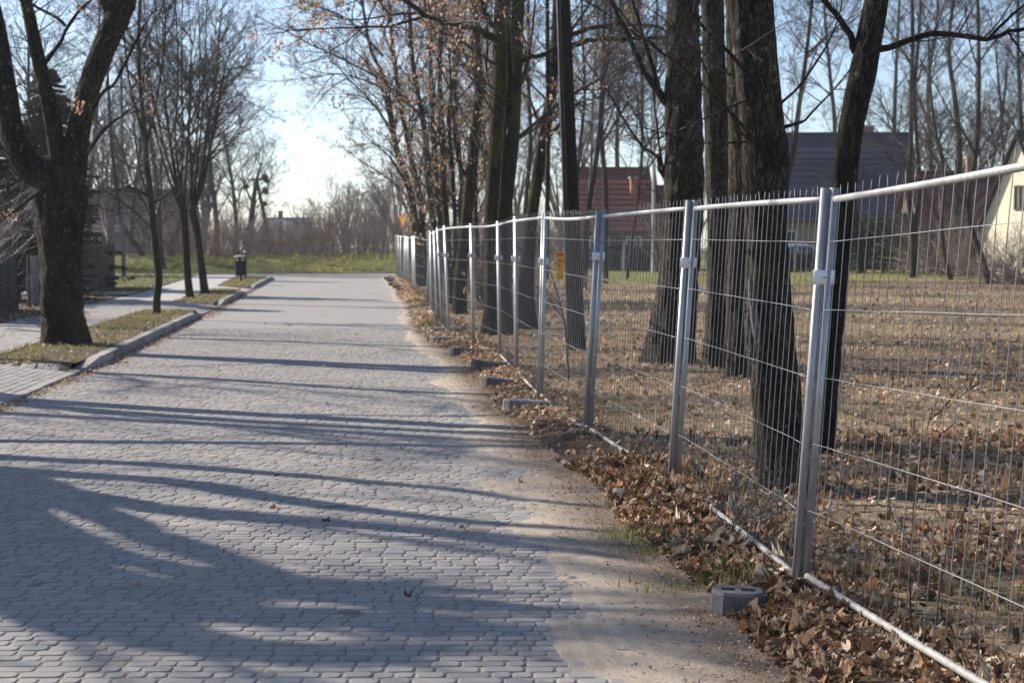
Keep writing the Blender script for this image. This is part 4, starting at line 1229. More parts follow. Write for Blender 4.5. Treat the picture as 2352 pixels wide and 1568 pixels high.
# ---------------------------------------------------------------- temporary mesh fence
ORD = ['first', 'second', 'third', 'fourth', 'fifth', 'sixth', 'seventh', 'eighth', 'ninth', 'tenth', 'eleventh', 'twelfth', 'thirteenth', 'fourteenth',
       'fifteenth', 'sixteenth', 'seventeenth', 'eighteenth', 'nineteenth', 'twentieth', 'twenty-first', 'twenty-second', 'twenty-third', 'twenty-fourth']
NP = len(POSTS) - 1
fr = np.random.default_rng(17)
M['cross_wire'] = simple('cross_wire', (.34, .345, .35), .45, .15, 12, metal=.5)  # glint put into a lighter steel colour than the upright wires have
for i in range(NP):
    p, q = POSTS[i], POSTS[i + 1]
    b0, t0, b1, t1 = np.array(p[:3]), np.array(p[3:]), np.array(q[:3]), np.array(q[3:])
    g = .006
    e = nrm(b1 - b0)
    lf = lambda k_: 1.0 if k_ <= 4 else (.45 if k_ == 5 else .2)
    lat = np.array([e[1], -e[0], 0]) * .0213
    g0, g1 = g + .018 * (1 - lf(i)), g + .018 * (1 - lf(i + 1))
    b0, t0, b1, t1 = b0 + e * g0 - lat * lf(i), t0 + e * g0 - lat * lf(i), b1 - e * g1 + lat * lf(i + 1), t1 - e * g1 + lat * lf(i + 1)
    org = (b0 + b1) / 2
    def at(u, v):
        return (b0 * (1 - u) + b1 * u) * (1 - v) + (t0 * (1 - u) + t1 * u) * v
    if i == 0: lab = 'mesh fence panel nearest the camera, beyond the picture edge'
    elif i == 1: lab = 'widest mesh fence panel, cut by the picture edge, with a knotted string on its wire'
    elif i == NP - 1: lab = 'farthest mesh fence panel at the end of the row by the yellow sign'
    else: lab = f'galvanised mesh fence panel, {ORD[i - 1]} in the row counted from the camera'
    root = thing('mesh_fence', lab, 'fence panel', org, 'mesh fence panels along the road')
    near = i in (1, 2, 3, 4)
    k = 14 if i < 6 else 8
    def part(name, path, r, kk, mat, kind=None):
        m_ = MB()
        m_.tubes(path[None], np.full((1, len(path)), r), kk, [fr.random()], True)
        o = m_.build(name, mat, root, True, org)
        if kind: o['kind'] = kind
        return o
    part('post', np.array([at(0, -.02), at(0, 1)]), .021, k, M['galv'])
    part('post', np.array([at(1, -.02), at(1, 1)]), .021, k, M['galv'])
    ue = .012 if i < 2 else .01
    sag = fr.normal(0, .006)
    part('top_rail', np.array([at(u, .972) + [0, 0, sag * 4 * u * (1 - u)] for u in np.linspace(.01, .99, 7)]), .0165, k, M['galv'])
    part('bottom_rail', np.array([at(u, .045) + [0, 0, sag * 4 * u * (1 - u)] for u in np.linspace(.01, .99, 7)]), .0165, k, M['dusty_rail'])
    L = np.linalg.norm(b1 - b0)
    nv = max(8, int(round(L / .113)))
    nside = np.array([-e[1], e[0], 0])            # front side of the panel (towards the road)
    allm = MB()
    n_ = nside * .004
    for j in range(1, nv):
        u = j / nv
        vs = np.linspace(.03, .98, 6 if near else 3)
        w = np.array([at(u + fr.normal(0, .0005), v) for v in vs])
        tipb = fr.normal(0, .010) if fr.random() < .6 else fr.normal(0, .025)
        tip = at(u, 1.004 + fr.normal(0, .002)) + e * tipb
        w = np.vstack([w, tip]) + n_
        if near:
            w[1:-1] += e * fr.normal(0, .0022, (len(w) - 2, 1))
            if fr.random() < .12: w[2] += e * fr.normal(0, .012)
            m_ = MB(); m_.tubes(w[None], np.full((1, len(w)), .0023), 5, [fr.random()], True)
            m_.build('upright_wire', M['wire'], root, True, org)
        else:
            allm.tubes(w[None], np.full((1, len(w)), .0019), 3, [fr.random()])
    for j, v in enumerate((.208, .372, .536, .702, .868)):
        w = []
        for u in np.linspace(.0, 1.0, 15):
            w.append(at(u, v + .0005 * math.sin(u * 19 + j)) + nside * (.022 if u in (0., 1.) else .008 + .002 * math.sin(u * 31)))
        w = np.array(w)
        if near:
            m_ = MB(); m_.tubes(w[None], np.full((1, len(w)), .0018), 6, [fr.random()], True)
            m_.build('cross_wire', M['cross_wire'], root, True, org)
        else:
            allm.tubes(w[None], np.full((1, len(w)), .0022), 4, [fr.random()])
    if not near:
        tag(allm.build('wire_mesh', M['wire'], root, True, org), kind='stuff')

# clamps joining the doubled posts
cl_words = {2: 'largest pale zinc clamp on the nearest double post', 3: 'pale zinc clamp on the second double post', 4: 'pale zinc clamp on the third double post',
            5: 'pale zinc clamp on the fourth double post, left of the orange plate', 6: 'small pale clamp on the fifth fence post', 7: 'small pale clamp on the sixth fence post',
            8: 'small bright clamp on the seventh fence post', 9: 'small bright clamp on the eighth fence post', 10: 'tiny bright clamp on the ninth fence post'}
for i, lab in cl_words.items():
    p = POSTS[i]
    v = [0, 0, .782, .79, .80, .745, .74, .74, .745, .74, .74][i]
    b0, t0 = np.array(p[:3]), np.array(p[3:])
    c = b0 + (t0 - b0) * v
    ns = nrm(np.array(POSTS[i - 1][:3]) - np.array(POSTS[i + 1][:3])) * [1, 1, 0]; e = np.array([-ns[1], ns[0], 0])
    ax = nrm(t0 - b0)
    root = thing('zinc_clamp', lab, 'clamp', c, 'clamps joining the fence panels')
    for sgn, nm in ((1, 'front_plate'), (-1, 'back_plate')):
        m_ = MB()
        S = np.linspace(-.054, .054, 15)
        prof = .0225 * np.sqrt(np.clip(1 - ((np.abs(S) - .0225) / .034) ** 2, 0.02, 1)) + .003
        fr_ = []
        for zz in (-.035, -.031, .031, .035):
            ins = .003 if abs(zz) > .033 else 0
            fr_.append([e * s_ * (1 - ins * 4) + ns * sgn * (pr_ - ins) + ax * zz for s_, pr_ in zip(S, prof)])
        V = np.array(fr_)
        idx = np.arange(60).reshape(4, 15)
        qd = np.stack([idx[:-1, :-1], idx[:-1, 1:], idx[1:, 1:], idx[1:, :-1]], -1).reshape(-1, 4)
        inner = V - ns * sgn * .003
        m_.add(np.vstack([V.reshape(-1, 3), inner.reshape(-1, 3)]), np.vstack([qd, qd[:, ::-1] + 60]))
        m_.faces_more(np.array([[idx[0, j], idx[0, j] + 60, idx[0, j + 1] + 60, idx[0, j + 1]] for j in range(14)] + [[idx[3, j], idx[3, j + 1], idx[3, j + 1] + 60, idx[3, j] + 60] for j in range(14)]), 0)
        m_.build(nm, M['clamp'], root, True)
    m_ = MB(); m_.tube([-ns * .055, ns * .045], .005, 6); m_.build('bolt', M['galv'], root, False)

# concrete feet
def foot(x0, yc, dz, label, yaw=0.0, ln=.66, tilt=0.0):
    cm = M['concrete'] if 'pale' in label else M['concrete_shaded']
    root = thing('concrete_block', label, 'concrete block', (x0 + ln / 2, yc, dz), 'concrete feet of the mesh fence', rotz=yaw)
    root.rotation_euler = (0, tilt, yaw)
    m_ = MB()
    h, w = .13, .22
    hx = ln / 2
    # octagon-ended slab with bevelled rim and two rows of post holes left open as pockets
    out = [(-hx + .05, -w / 2), (hx - .05, -w / 2), (hx, -w / 2 + .05), (hx, w / 2 - .05), (hx - .05, w / 2), (-hx + .05, w / 2), (-hx, w / 2 - .05), (-hx, -w / 2 + .05)]
    def ring(s, z): return [(x_ * (1 - s / hx), y_ * (1 - s / (w / 2)), z) for x_, y_ in out]
    holes = [(-.21, .035), (-.10, .035), (.10, .035), (.21, .035)] if ln > .5 else [(-.045, .03), (.045, .03)]
    V = ring(0, -.05) + ring(0.006, h - .012) + ring(.018, h)
    q = []
    for j in range(2):
        for i in range(8):
            q.append([j * 8 + i, j * 8 + (i + 1) % 8, j * 8 + 8 + (i + 1) % 8, j * 8 + 8 + i])
    m_.add(V, q, .5)
    # top as strip pieces between the hole pockets
    xl = -hx + .018 * 1
    top = ring(.018, h)
    ys_ = sorted(t[1] for t in top)
    y0_, y1_ = min(ys_), max(ys_)
    x0_, x1_ = min(t[0] for t in top), max(t[0] for t in top)
    cuts = [x0_] + sum([[hx_ - .032, hx_ + .032] for hx_, _ in holes], []) + [x1_]
    hw_ = .032
    for a in range(len(cuts) - 1):
        xa, xb = cuts[a], cuts[a + 1]
        ye = lambda x_: min(y1_, y1_ - max(0, abs(x_) - (x1_ - .045)))
        hole = a % 2 == 1
        if not hole:
            m_.add([(xa, -ye(xa), h), (xb, -ye(xb), h), (xb, ye(xb), h), (xa, ye(xa), h)], [[0, 1, 2, 3]], .5)
        else:
            for lo_, hi_ in ((-y1_, -hw_), (hw_, y1_)):
                m_.add([(xa, lo_, h), (xb, lo_, h), (xb, hi_, h), (xa, hi_, h)], [[0, 1, 2, 3]], .5)
            zb = .03
            m_.add([(xa, -hw_, h), (xb, -hw_, h), (xb, hw_, h), (xa, hw_, h), (xa, -hw_, zb), (xb, -hw_, zb), (xb, hw_, zb), (xa, hw_, zb)],
                   [[0, 4, 5, 1], [1, 5, 6, 2], [2, 6, 7, 3], [3, 7, 4, 0], [4, 7, 6, 5]], .5)
    m_.build('block', cm, root)
    return root
foot(.905, 7.88, -.018, 'nearest concrete fence foot, a dark broken block at the edge of the leaves', -.08, ln=.25, tilt=.03)
foot(.63, 11.25, -.085, 'concrete foot almost buried in leaves, second along the fence', .06, tilt=.17)
foot(.31, 14.6, -.11, 'concrete foot sunk under leaves, third along the fence', .02, tilt=.06)
foot(-.10, 17.3, -.02, 'pale sunlit concrete foot with open post holes, fourth along the fence', .08, tilt=.07)
foot(-.365, 20.0, -.02, 'dark concrete foot beside the sixth mesh panel', .05, tilt=.12)
foot(-.55, 22.8, -.02, 'dark small looking concrete foot before the sixth fence post', .07, tilt=.13)
foot(-.94, 25.6, -.015, 'dark concrete foot beside the seventh fence post', .1, tilt=.1)
foot(-1.36, 28.8, -.015, 'pale concrete foot left of the eighth fence post, nearer of a close pair', .1)
foot(-1.55, 31.7, -.01, 'pale concrete foot left of the ninth fence post, farther of a close pair', .12)
foot(-2.00, 36.8, -.02, 'small far concrete foot lying off the leafy strip', .1)
for j, (x, y, n_) in enumerate([(-3.9, 58.5, 'first'), (-4.3, 62.5, 'second'), (-4.7, 66.0, 'third'), (-5.2, 72.0, 'fourth'), (-5.6, 76.0, 'last')]):
    foot(x, y, -.01, f'tiny dark concrete foot far along the fence, {n_} of the distant row', .1)

# orange plate hung on the mesh
c0 = np.array(POSTS[4][:3]); c1 = np.array(POSTS[5][:3])
pc = P(1286, 609, 16.6)
pr_ = thing('warning_plate', 'orange plastic warning strip with red bands hung on the mesh', 'sign', pc)
M['plate_orange'] = simple('plate_orange', (.80, .40, .035), .5, .08, 10)
M['plate_red'] = simple('plate_red', (.66, .07, .06), .5, .08, 10)
M['plate_ink'] = simple('plate_ink', (.05, .045, .03), .6, .1, 10)
tl = .05
def plate_box(name, x0, x1, z0, z1, th, mat, n=0.0):
    m_ = MB(); m_.box(((x0 + x1) / 2 + tl * (z0 + z1) / 2, -n, (z0 + z1) / 2), (x1 - x0, th, z1 - z0))
    return m_.build(name, mat, pr_)
plate_box('board', -.031, .031, -.132, .135, .004, M['plate_orange'])
plate_box('red_band', -.030, .030, .088, .115, .003, M['plate_red'], .0025)
plate_box('red_band', -.030, .030, .036, .050, .003, M['plate_red'], .0025)
plate_box('red_band', -.030, .030, -.120, -.114, .003, M['plate_red'], .0025)
m_ = MB()
for (x, z, w, h) in ((-.006, .010, .014, .005), (-.011, -.005, .005, .030), (-.006, -.006, .012, .005), (-.006, -.021, .014, .005)):
    m_.box((x + tl * z + .004, -.0035, z), (w, .002, h))
m_.build('lettering', M['plate_ink'], pr_)
for sx in (-.026, .026):
    m_ = MB(); m_.tube([(sx + tl * .135, 0, .135), (sx + .004, .0, .15), (sx + .004, .012, .165), (sx, .02, .15)], .002, 4); m_.build('cable_tie', M['clamp'], pr_)

# knotted string on the nearest panel
sb = P(2137, 538, 7.05)
stg = MB()
pts = [(0, 0, .0), (-.006, -.01, -.03), (-.004, -.01, -.07), (.004, -.012, -.11), (-.003, -.01, -.15), (0, -.01, -.19)]
pts2 = [(0, 0, .0), (.012, -.012, -.02), (.010, -.012, -.05), (.001, -.012, -.08), (.004, -.012, -.12), (.014, -.012, -.16)]
stg.tube(spline(pts, 14), .0028, 6); stg.tube(spline(pts2, 14), .0028, 6)
M['string'] = simple('dark_string', (.05, .03, .022), .9)
o = stg.build('string', M['string'], None, True, sb)
tag(o, 'dark knotted string tied to the upper wire of the nearest mesh', 'string')

# ---------------------------------------------------------------- neighbours' fence and hedge line on the left
def boards(name, label, x0, y0, x1, y1, h, bw, mat, seed, jag=.05, z0=.08, cat='fence'):
    a, b = np.array([x0, y0, z0]), np.array([x1, y1, z0])
    L = np.linalg.norm(b - a); e = (b - a) / L; n = int(L / bw)
    root = thing(name, label, cat, (a + b) / 2)
    rg = np.random.default_rng(seed)
    yaw = math.atan2(e[1], e[0])
    for j in range(n):
        c = a + e * (j + .5) * bw - (a + b) / 2
        hh = h + rg.normal(0, jag)
        m_ = MB()
        m_.box((c[0] + rg.normal(0, .006), c[1], hh / 2), (bw - .012, .022, hh), yaw + rg.normal(0, .02), rg.random(), rg.normal(0, .008))
        m_.build('board', mat, root)
    for zz in (h * .25, h * .8):
        m_ = MB(); m_.box((0 + .03, 0, zz), (L, .04, .07), yaw); m_.build('rail', mat, root)
    for s in (-.5, .5):
        m_ = MB(); m_.box((e[0] * L * s - .06, e[1] * L * s, (h + .1) / 2), (.09, .09, h + .1), yaw); m_.build('post', mat, root)
    return root
M['old_board'] = simple('old_board', (.085, .062, .05), .9, .35, 7, use_rnd=True, bmp=.4)
M['dark_board'] = simple('dark_board', (.05, .042, .04), .9, .3, 7, use_rnd=True, bmp=.4)
boards('board_fence', 'dark brown board fence behind the forked tree on its right', -12.2, 49.5, -13.45, 59.0, 1.45, .13, M['old_board'], 1)
boards('board_fence', 'dark weathered board fence left of the reed screen', -10.4, 33.6, -11.4, 40.2, 1.25, .14, M['dark_board'], 2)
# matted screen on wire
a, b = np.array([-11.62, 41.8, .1]), np.array([-12.3, 46.2, .1])
rt = thing('screen_fence', 'pale reed screen on a wire fence left of the forked trunk', 'fence', (a + b) / 2)
rg = np.random.default_rng(4)
M['reed'] = simple('reed', (.23, .215, .20), .9, .3, 20, use_rnd=True)
m_ = MB(); nst = 230
st0 = np.array([(a + (b - a) * (j + rg.random()) / nst) - (a + b) / 2 for j in range(nst)])
pth = np.stack([st0 + [0, 0, .02], st0 + rg.normal(0, .015, st0.shape) * [1, 1, 0] + [0, 0, .6], st0 + rg.normal(0, .02, st0.shape) * [1, 1, 0] + [0, 0, 1.18] + np.stack([0 * st0[:, 0], 0 * st0[:, 0], rg.normal(0, .03, nst)], 1)], 1)
m_.tubes(pth, np.full((nst, 3), .011), 4, rg.random(nst))
tag(m_.build('reed_screen', M['reed'], rt), kind='stuff')
for s in (-.5, 0, .5):
    c = (b - a) * s
    m_ = MB(); m_.tube([c + [.03, 0, 0], c + [.03, 0, 1.3]], .03, 8); m_.build('post', M['dark_board'], rt)
for zz in (.3, .7, 1.1):
    m_ = MB(); m_.tube([(b - a) * -.5 + [.02, 0, zz], (b - a) * .5 + [.02, 0, zz]], .004, 4); m_.build('wire', M['wire'], rt)

# ---------------------------------------------------------------- conifers, shrubs
def spruce(label, base, h, rad, seed, n=240):
    rg = np.random.default_rng(seed)
    base = np.asarray(base, float)
    root = thing('spruce_tree', label, 'tree', base)
    m_ = MB(); m_.tube(np.array([base, base + [0, 0, h * .5], base + [0, 0, h]]), [h * .02, h * .013, .01], 10)
    m_.build('trunk', M['bark_dark'], root, True, base)
    t = rg.random(n) ** .8
    z = .25 + (h - .35) * t
    L = rad * (1 - t) ** .8 * (.55 + .55 * rg.random(n)) + .15
    az = rg.random(n) * 2 * np.pi
    s = np.stack([np.zeros(n), np.zeros(n), z], 1) + base
    S = np.linspace(0, 1, 7)
    dr = -.25 * L[:, None] * (S[None] ** 1.3) + .10 * L[:, None] * S[None] ** 4
    p = s[:, None, :] + np.stack([np.cos(az)[:, None] * L[:, None] * S, np.sin(az)[:, None] * L[:, None] * S, dr], -1)
    cr = MB(); cr.tubes(p, np.linspace(.02, .004, 7)[None].repeat(n, 0), 3, rg.random(n))
    per = 58
    i = np.repeat(np.arange(n), per); u = .12 + .88 * rg.random(len(i))
    f = u * 6; a_ = np.minimum(f.astype(int), 5); w = (f - a_)[:, None]
    q = p[i, a_] * (1 - w) + p[i, a_ + 1] * w
    side = np.stack([-np.sin(az[i]), np.cos(az[i]), np.zeros(len(i))], 1) * rg.choice([-1, 1], len(i))[:, None]
    fw = np.stack([np.cos(az[i]), np.sin(az[i]), np.zeros(len(i))], 1)
    ln = (.13 + .22 * rg.random(len(i))) * (.5 + .6 * (1 - t[i]))
    d_ = nrm(side * (.4 + .6 * rg.random(len(i)))[:, None] + fw * .7 + np.array([0, 0, -.55]) * rg.random(len(i))[:, None])
    wv = nrm(np.cross(d_, rg.normal(size=d_.shape))) * (.036 + .03 * rg.random(len(i)))[:, None]
    v = np.stack([q - wv * .6, q + d_ * (ln * .55)[:, None] + wv, q + d_ * ln[:, None], q + d_ * (ln * .55)[:, None] - wv], 1)
    off = (np.arange(len(i)) * 4)[:, None]
    mm = MB(); mm.add(v.reshape(-1, 3), np.array([[0, 1, 2, 3]]) + off, np.repeat(rg.random(len(i)), 4))
    cr.build('branches', M['twig'], root, False, base)
    tag(mm.build('needles', M['needle'], root, False, base), kind='stuff')
spruce('dark drooping spruce behind the brown board fence', (-14.9, 56.5, .1), 7.2, 2.3, 1, 380)
spruce('dark spruce behind the reed screen, left of the forked trunk', (-13.2, 46.5, .1), 4.9, 2.3, 2, 300)
spruce('tall dark spruce seen through the fork of the old tree', (-21.5, 80.0, .1), 9.5, 3.0, 3, 330)

def shrub(name, label, base, h, spread, nst, seed, twig, per=(7, 5), lean=(0, 0), rmax=.014, arch=-.05, leaf=None, cat='shrub'):
    rg = np.random.default_rng(seed)
    base = np.asarray(base, float)
    root = thing(name, label, cat, base)
    st_ = base + np.stack([rg.normal(0, spread * .12, nst), rg.normal(0, spread * .12, nst), np.zeros(nst)], 1)
    a = rg.random(nst) * 2 * np.pi
    d_ = np.stack([np.cos(a) * spread / h * rg.random(nst) + lean[0], np.sin(a) * spread / h * rg.random(nst) + lean[1], np.ones(nst)], 1)
    L = h * (.7 + .45 * rg.random(nst))
    p = grow(st_, d_, L, 9, .09, arch, rg)
    r = taper(np.full(nst, rmax) * (.6 + .6 * rg.random(nst)), 9, .25)
    m_ = MB(); m_.tubes(p, r, 5, rg.random(nst))
    m_.build('stems', twig, root, True, base)
    c_ = MB(); lm = MB()
    ramify(p, r, L, [dict(per=min(per[0], 7), ang=38, ratio=.42, n=4, k=3, wob=.16, trop=.02, tmin=.25, rmin=.003), dict(per=min(per[1], 4), ang=40, ratio=.55, n=3, k=3, wob=.18, rmin=.0024)], rg, c_, (lm, leaf[0], leaf[1]) if leaf else None)
    tag(c_.build('twigs', twig, root, False, base), kind='stuff')
    if lm.n: tag(lm.build('withered_leaves', M['hang_leaf'], root, False, base), kind='stuff')
    return root
M['twig_pale'] = simple('twig_pale', (.19, .165, .14), .5, .3, 4, use_rnd=True, spec=.6)
shrub('garden_shrub', 'arching bare shrub with shining twigs at the left picture edge', (-11.7, 36.0, .1), 3.3, 2.6, 40, 5, M['twig_pale'], (9, 6), (.10, -.1), arch=-.09)
shrub('garden_shrub', 'bare shrub behind the reed screen beside the forked trunk', (-13.0, 44.0, .1), 2.9, 1.6, 26, 6, M['twig_pale'], (8, 5), arch=-.05)
shrub('bramble_bush', 'low tangled bramble behind the fence by the leaning tree', (.5, 35.0, 0), 1.4, 1.2, 34, 7, M['twig_red'], (7, 4), leaf=(350, .055))
shrub('bramble_bush', 'tangled undergrowth shrub at the foot of the leafy stems', (-.3, 43.5, 0), 1.7, 1.5, 40, 8, M['twig_red'], (7, 4), leaf=(500, .06))
shrub('bramble_bush', 'pale tangled undergrowth behind the far fence panels', (-1.3, 53.0, 0), 1.7, 1.5, 40, 9, M['twig_red'], (7, 4), leaf=(500, .06))
shrub('sapling', 'thin dark sapling bent over behind the orange warning plate', P(1312, 860, 20.5) * [1, 1, 0], 2.6, .25, 1, 10, M['twig'], (9, 4), (-.10, 0), .024, .0, cat='sapling')
shrub('dry_weed', 'pale dry weed stalks behind the nearest mesh panel', (3.3, 17.5, .05), .75, .4, 9, 11, M['twig_pale'], (5, 3), rmax=.005, cat='weed')
shrub('dry_weed', 'pale dry weed clump beside the thin forked tree', (5.0, 20.0, .05), .9, .5, 8, 12, M['twig_pale'], (5, 3), rmax=.005, cat='weed')
shrub('sapling', 'twiggy sapling rising through the leaves below the nearest mesh', (1.80, 7.45, .06), .95, .2, 2, 13, M['twig'], (4, 2), (-.02, 0), .006, .03, cat='sapling')
shrub('dry_weed', 'dry twiggy weed by the foot of the second fence post', (1.25, 9.4, .06), .4, .5, 12, 14, M['twig_pale'], (5, 3), rmax=.0035, cat='weed')
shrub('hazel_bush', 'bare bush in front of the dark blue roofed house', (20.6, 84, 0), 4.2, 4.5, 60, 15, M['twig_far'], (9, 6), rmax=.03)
shrub('hazel_bush', 'brown bush hiding the small red house wall', (20.6, 80, 0), 3.2, 5.5, 90, 16, M['twig_red'], (9, 6), rmax=.03)
shrub('hazel_bush', 'brown bush under the cream house gable', (19.4, 66, 0), 2.7, 6.0, 150, 17, M['twig_red'], (9, 6), rmax=.02)
shrub('hazel_bush', 'bare bush before the red house wall', (7.6, 84, 0), 3.4, 3.4, 46, 18, M['twig_far'], (9, 6), rmax=.03)

# thicket behind the bank: one tangled mass nobody could count
rg = np.random.default_rng(61)
N = 2000
m_ = MB()
x = np.where(rg.random(N) < .82, rg.uniform(-21, 9, N), rg.uniform(-62, -21, N)); y = np.where(rg.random(N) < .4, rg.uniform(96.5, 102, N), rg.uniform(98, 128, N))
zb = np.where(x < 3, .6, .1)
hh = np.clip(1.5 + .6 * (fbm(x * .25 + 100, y * .15, 77, 3) * 4 - 1.2) + rg.normal(0, .3, N), .7, 4.2)
hh *= np.where(x > -21, 1.15, .45) * np.where((x > -17.5) & (x < -11.5), .68, 1)
p = grow(np.stack([x, y, zb], 1), np.stack([rg.normal(0, .3, N), rg.normal(0, .3, N), np.ones(N)], 1), hh, 4, .12, .02, rg)
r = taper(np.full(N, .016), 4, .3)
m_.tubes(p, r, 3, rg.random(N))
ramify(p, r, hh, [dict(per=8, ang=38, ratio=.45, n=3, k=3, wob=.2, tmin=.08, rmin=.008), dict(per=1, ang=40, ratio=.7, n=2, k=3, wob=.2, rmin=.006)], rg, m_)
tag(m_.build('thicket', M['twig_red']), kind='stuff')

# distant trees above the thicket: three forms, copied
def proto(seed, h, nst, spread):
    rg = np.random.default_rng(seed)
    root = thing('distant_tree', '', 'tree', (0, 0, 0), 'hazy trees beyond the bank')
    root.pop('label', None)
    a = rg.random(nst) * 2 * np.pi
    tr = np.array([[0, 0, 0], [0, 0, h * .12], [.03 * h, 0, h * .22]])
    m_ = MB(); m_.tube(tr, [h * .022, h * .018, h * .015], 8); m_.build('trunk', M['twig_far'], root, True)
    st_ = np.tile(tr[1], (nst, 1)) + np.array([0, 0, 1]) * rg.random((nst, 1)) * h * .12
    d_ = np.stack([np.cos(a) * spread * (.3 + .7 * rg.random(nst)), np.sin(a) * spread * (.3 + .7 * rg.random(nst)), np.ones(nst)], 1)
    L = h * (.65 + .3 * rg.random(nst))
    p = grow(st_, d_, L, 9, .07, .04, rg)
    r = taper(np.full(nst, h * .010), 9, .15)
    c_ = MB(); c_.tubes(p, r, 4, rg.random(nst))
    ramify(p, r, L, [dict(per=9, ang=35, ratio=.38, n=4, k=3, wob=.12, trop=.05, rmin=.007), dict(per=6, ang=36, ratio=.5, n=3, k=3, wob=.15, trop=.04, rmin=.006), dict(per=3, ang=38, ratio=.55, n=2, k=3, rmin=.005)], rg, c_)
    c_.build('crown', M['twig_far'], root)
    return root
PR = [proto(301, 6.0, 14, .55), proto(302, 6.0, 11, .75), proto(303, 6.0, 18, .45)]
DT = [(795, 132, 5.6, 2, 'fan-shaped pale tree in the middle of the hazy tree line'), (742, 142, 4.8, 1, 'rounded hazy tree right of the grey roof'), (700, 150, 4.2, 0, 'small hazy tree overlapping the grey roof'),
      (838, 138, 5.2, 0, 'hazy tree right of the fan-shaped pale tree'), (880, 128, 5.6, 2, 'dense hazy tree left of the yellow sign'), (915, 120, 6.8, 1, 'hazy tree right behind the yellow sign'),
      (962, 116, 7.5, 0, 'hazy tree behind the leftmost leafy stems'), (1010, 120, 8.0, 2, 'hazy tree behind the upright leafy stems'), (640, 150, 3.6, 1, 'low hazy tree right of the slanting utility strut'),
      (600, 145, 4.2, 0, 'bare tree with spreading limbs around the utility pole'), (545, 140, 5.0, 1, 'hazy tree left of the utility pole'), (470, 120, 8.0, 2, 'hazy tree behind the leaning pair of street trees'),
      (400, 126, 8.5, 0, 'hazy tree between the kinked tree and the leaning pair'), (330, 120, 9.0, 1, 'hazy tree above the purple-roofed house'), (250, 112, 9.5, 2, 'hazy tree right of the drooping spruce'),
      (1080, 112, 8.0, 1, 'hazy tree behind the dark leaning tree'), (1190, 118, 9.0, 0, 'hazy tree behind the twin trunks'), (1290, 116, 9.5, 2, 'hazy tree behind the dark pole'),
      (1600, 130, 10.0, 1, 'hazy tree behind the massive trunk'), (1750, 128, 11.0, 0, 'hazy tree left of the dark blue roof'), (2180, 134, 11.5, 2, 'hazy tree right of the dark blue roof'), (2300, 122, 11.0, 1, 'hazy tree behind the cream gable'),
      (120, 100, 9.0, 0, 'hazy tree far left between the old tree limbs'), (20, 96, 9.0, 1, 'hazy tree at the left picture edge'), (765, 120, 3.0, 1, 'low bush-like hazy tree on the thicket edge'), (860, 150, 5.6, 1, 'farther hazy tree behind the dense one')]
rg = np.random.default_rng(9)
used = set()
for px, d, h, kf, lab in DT:
    o = PR[kf] if kf not in used else copy_tree(PR[kf])
    used.add(kf)
    o.location = ((px - W0 / 2) * d / FPX, d, .3)
    s = h / 6.0
    o.scale = (s * rg.uniform(.9, 1.1), s * rg.uniform(.9, 1.1), s)
    o.rotation_euler = (0, 0, rg.random() * 6.28)
    o['label'] = lab

# mistletoe balls on the far tree
M['mistle'] = leaf_mat('mistletoe_leaf', [(0, (.06, .065, .03)), (1, (.13, .13, .06))], .3)
for j, (x, y, s, lab) in enumerate([(608, 405, .27, 'topmost mistletoe ball right of the utility pole'), (612, 414, .18, 'mistletoe ball just under the topmost one'), (609, 437, .28, 'middle mistletoe ball right of the utility pole'),
                                    (608, 467, .20, 'lowest mistletoe ball near the foot of the strut'), (565, 428, .22, 'mistletoe ball left of the utility pole')]):
    rg = np.random.default_rng(400 + j)
    c = P(x, y, 128)
    m_ = MB()
    a = nrm(rg.normal(size=(420, 3)))
    add_leaves(m_, c + a * s * rg.random((420, 1)) ** .5, .085, rg, True)
    m_.tube(np.array([c, c + [-.4, 0, -.2], c + [-1.0, 0, -.3]]), [.03, .03, .04], 4)
    tag(m_.build('mistletoe', M['mistle'], None, False, c), lab, 'mistletoe', 'mistletoe balls in the far tree')
# ---------------------------------------------------------------- street furniture and poles
M['bin_metal'] = simple('bin_metal', (.012, .012, .014), .85, .2, 10, spec=.1)
M['dark_paint'] = simple('dark_paint', (.03, .03, .034), .45, .2, 10)
M['light_metal'] = simple('light_metal', (.45, .45, .44), .5, .1, 10, metal=.3)
M['old_concrete'] = simple('old_concrete', (.33, .325, .315), .9, .2, 6, bmp=.3)
bl_ = G(554, 647, .12)
rt = thing('litter_bin', 'dark round litter bin tilted on a post in the far verge', 'litter bin', bl_)
rt.rotation_euler = (0, math.radians(-3), .3)
m_ = MB(); m_.lathe([(.001, .24), (.195, .24), (.205, .25), (.232, .78), (.238, .80), (.225, .80), (.21, .74), (.19, .27), (.001, .27)], 24); m_.build('drum', M['bin_metal'], rt, False)
m_ = MB(); m_.tube([(0, 0, 0), (0, 0, .24)], .04, 10); m_.build('foot_post', M['bin_metal'], rt)
m_ = MB(); m_.tube([(0, 0, .26), (0, 0, .99)], .045, 10); m_.build('centre_post', M['bin_metal'], rt)
m_ = MB(); m_.lathe([(.001, 1.03), (.20, 1.0), (.235, .985), (.235, .97), (.001, .97)], 20); m_.build('lid', M['light_metal'], rt)
for k in range(3):
    m_ = MB(); z = .35 + .16 * k; r_ = .205 + .027 * (z - .25) / .53
    m_.lathe([(r_ + .001, z - .012), (r_ + .006, z - .008), (r_ + .006, z + .008), (r_ + .001, z + .012)], 24); m_.build('hoop', M['bin_metal'], rt)
bb = G(564, 642, .1)
rt = thing('bollard', 'slim dark post with a pale cap beside the litter bin', 'post', bb)
m_ = MB(); m_.tube([(0, 0, 0), (0, 0, 1.12)], .055, 12); m_.build('shaft', M['dark_paint'], rt)
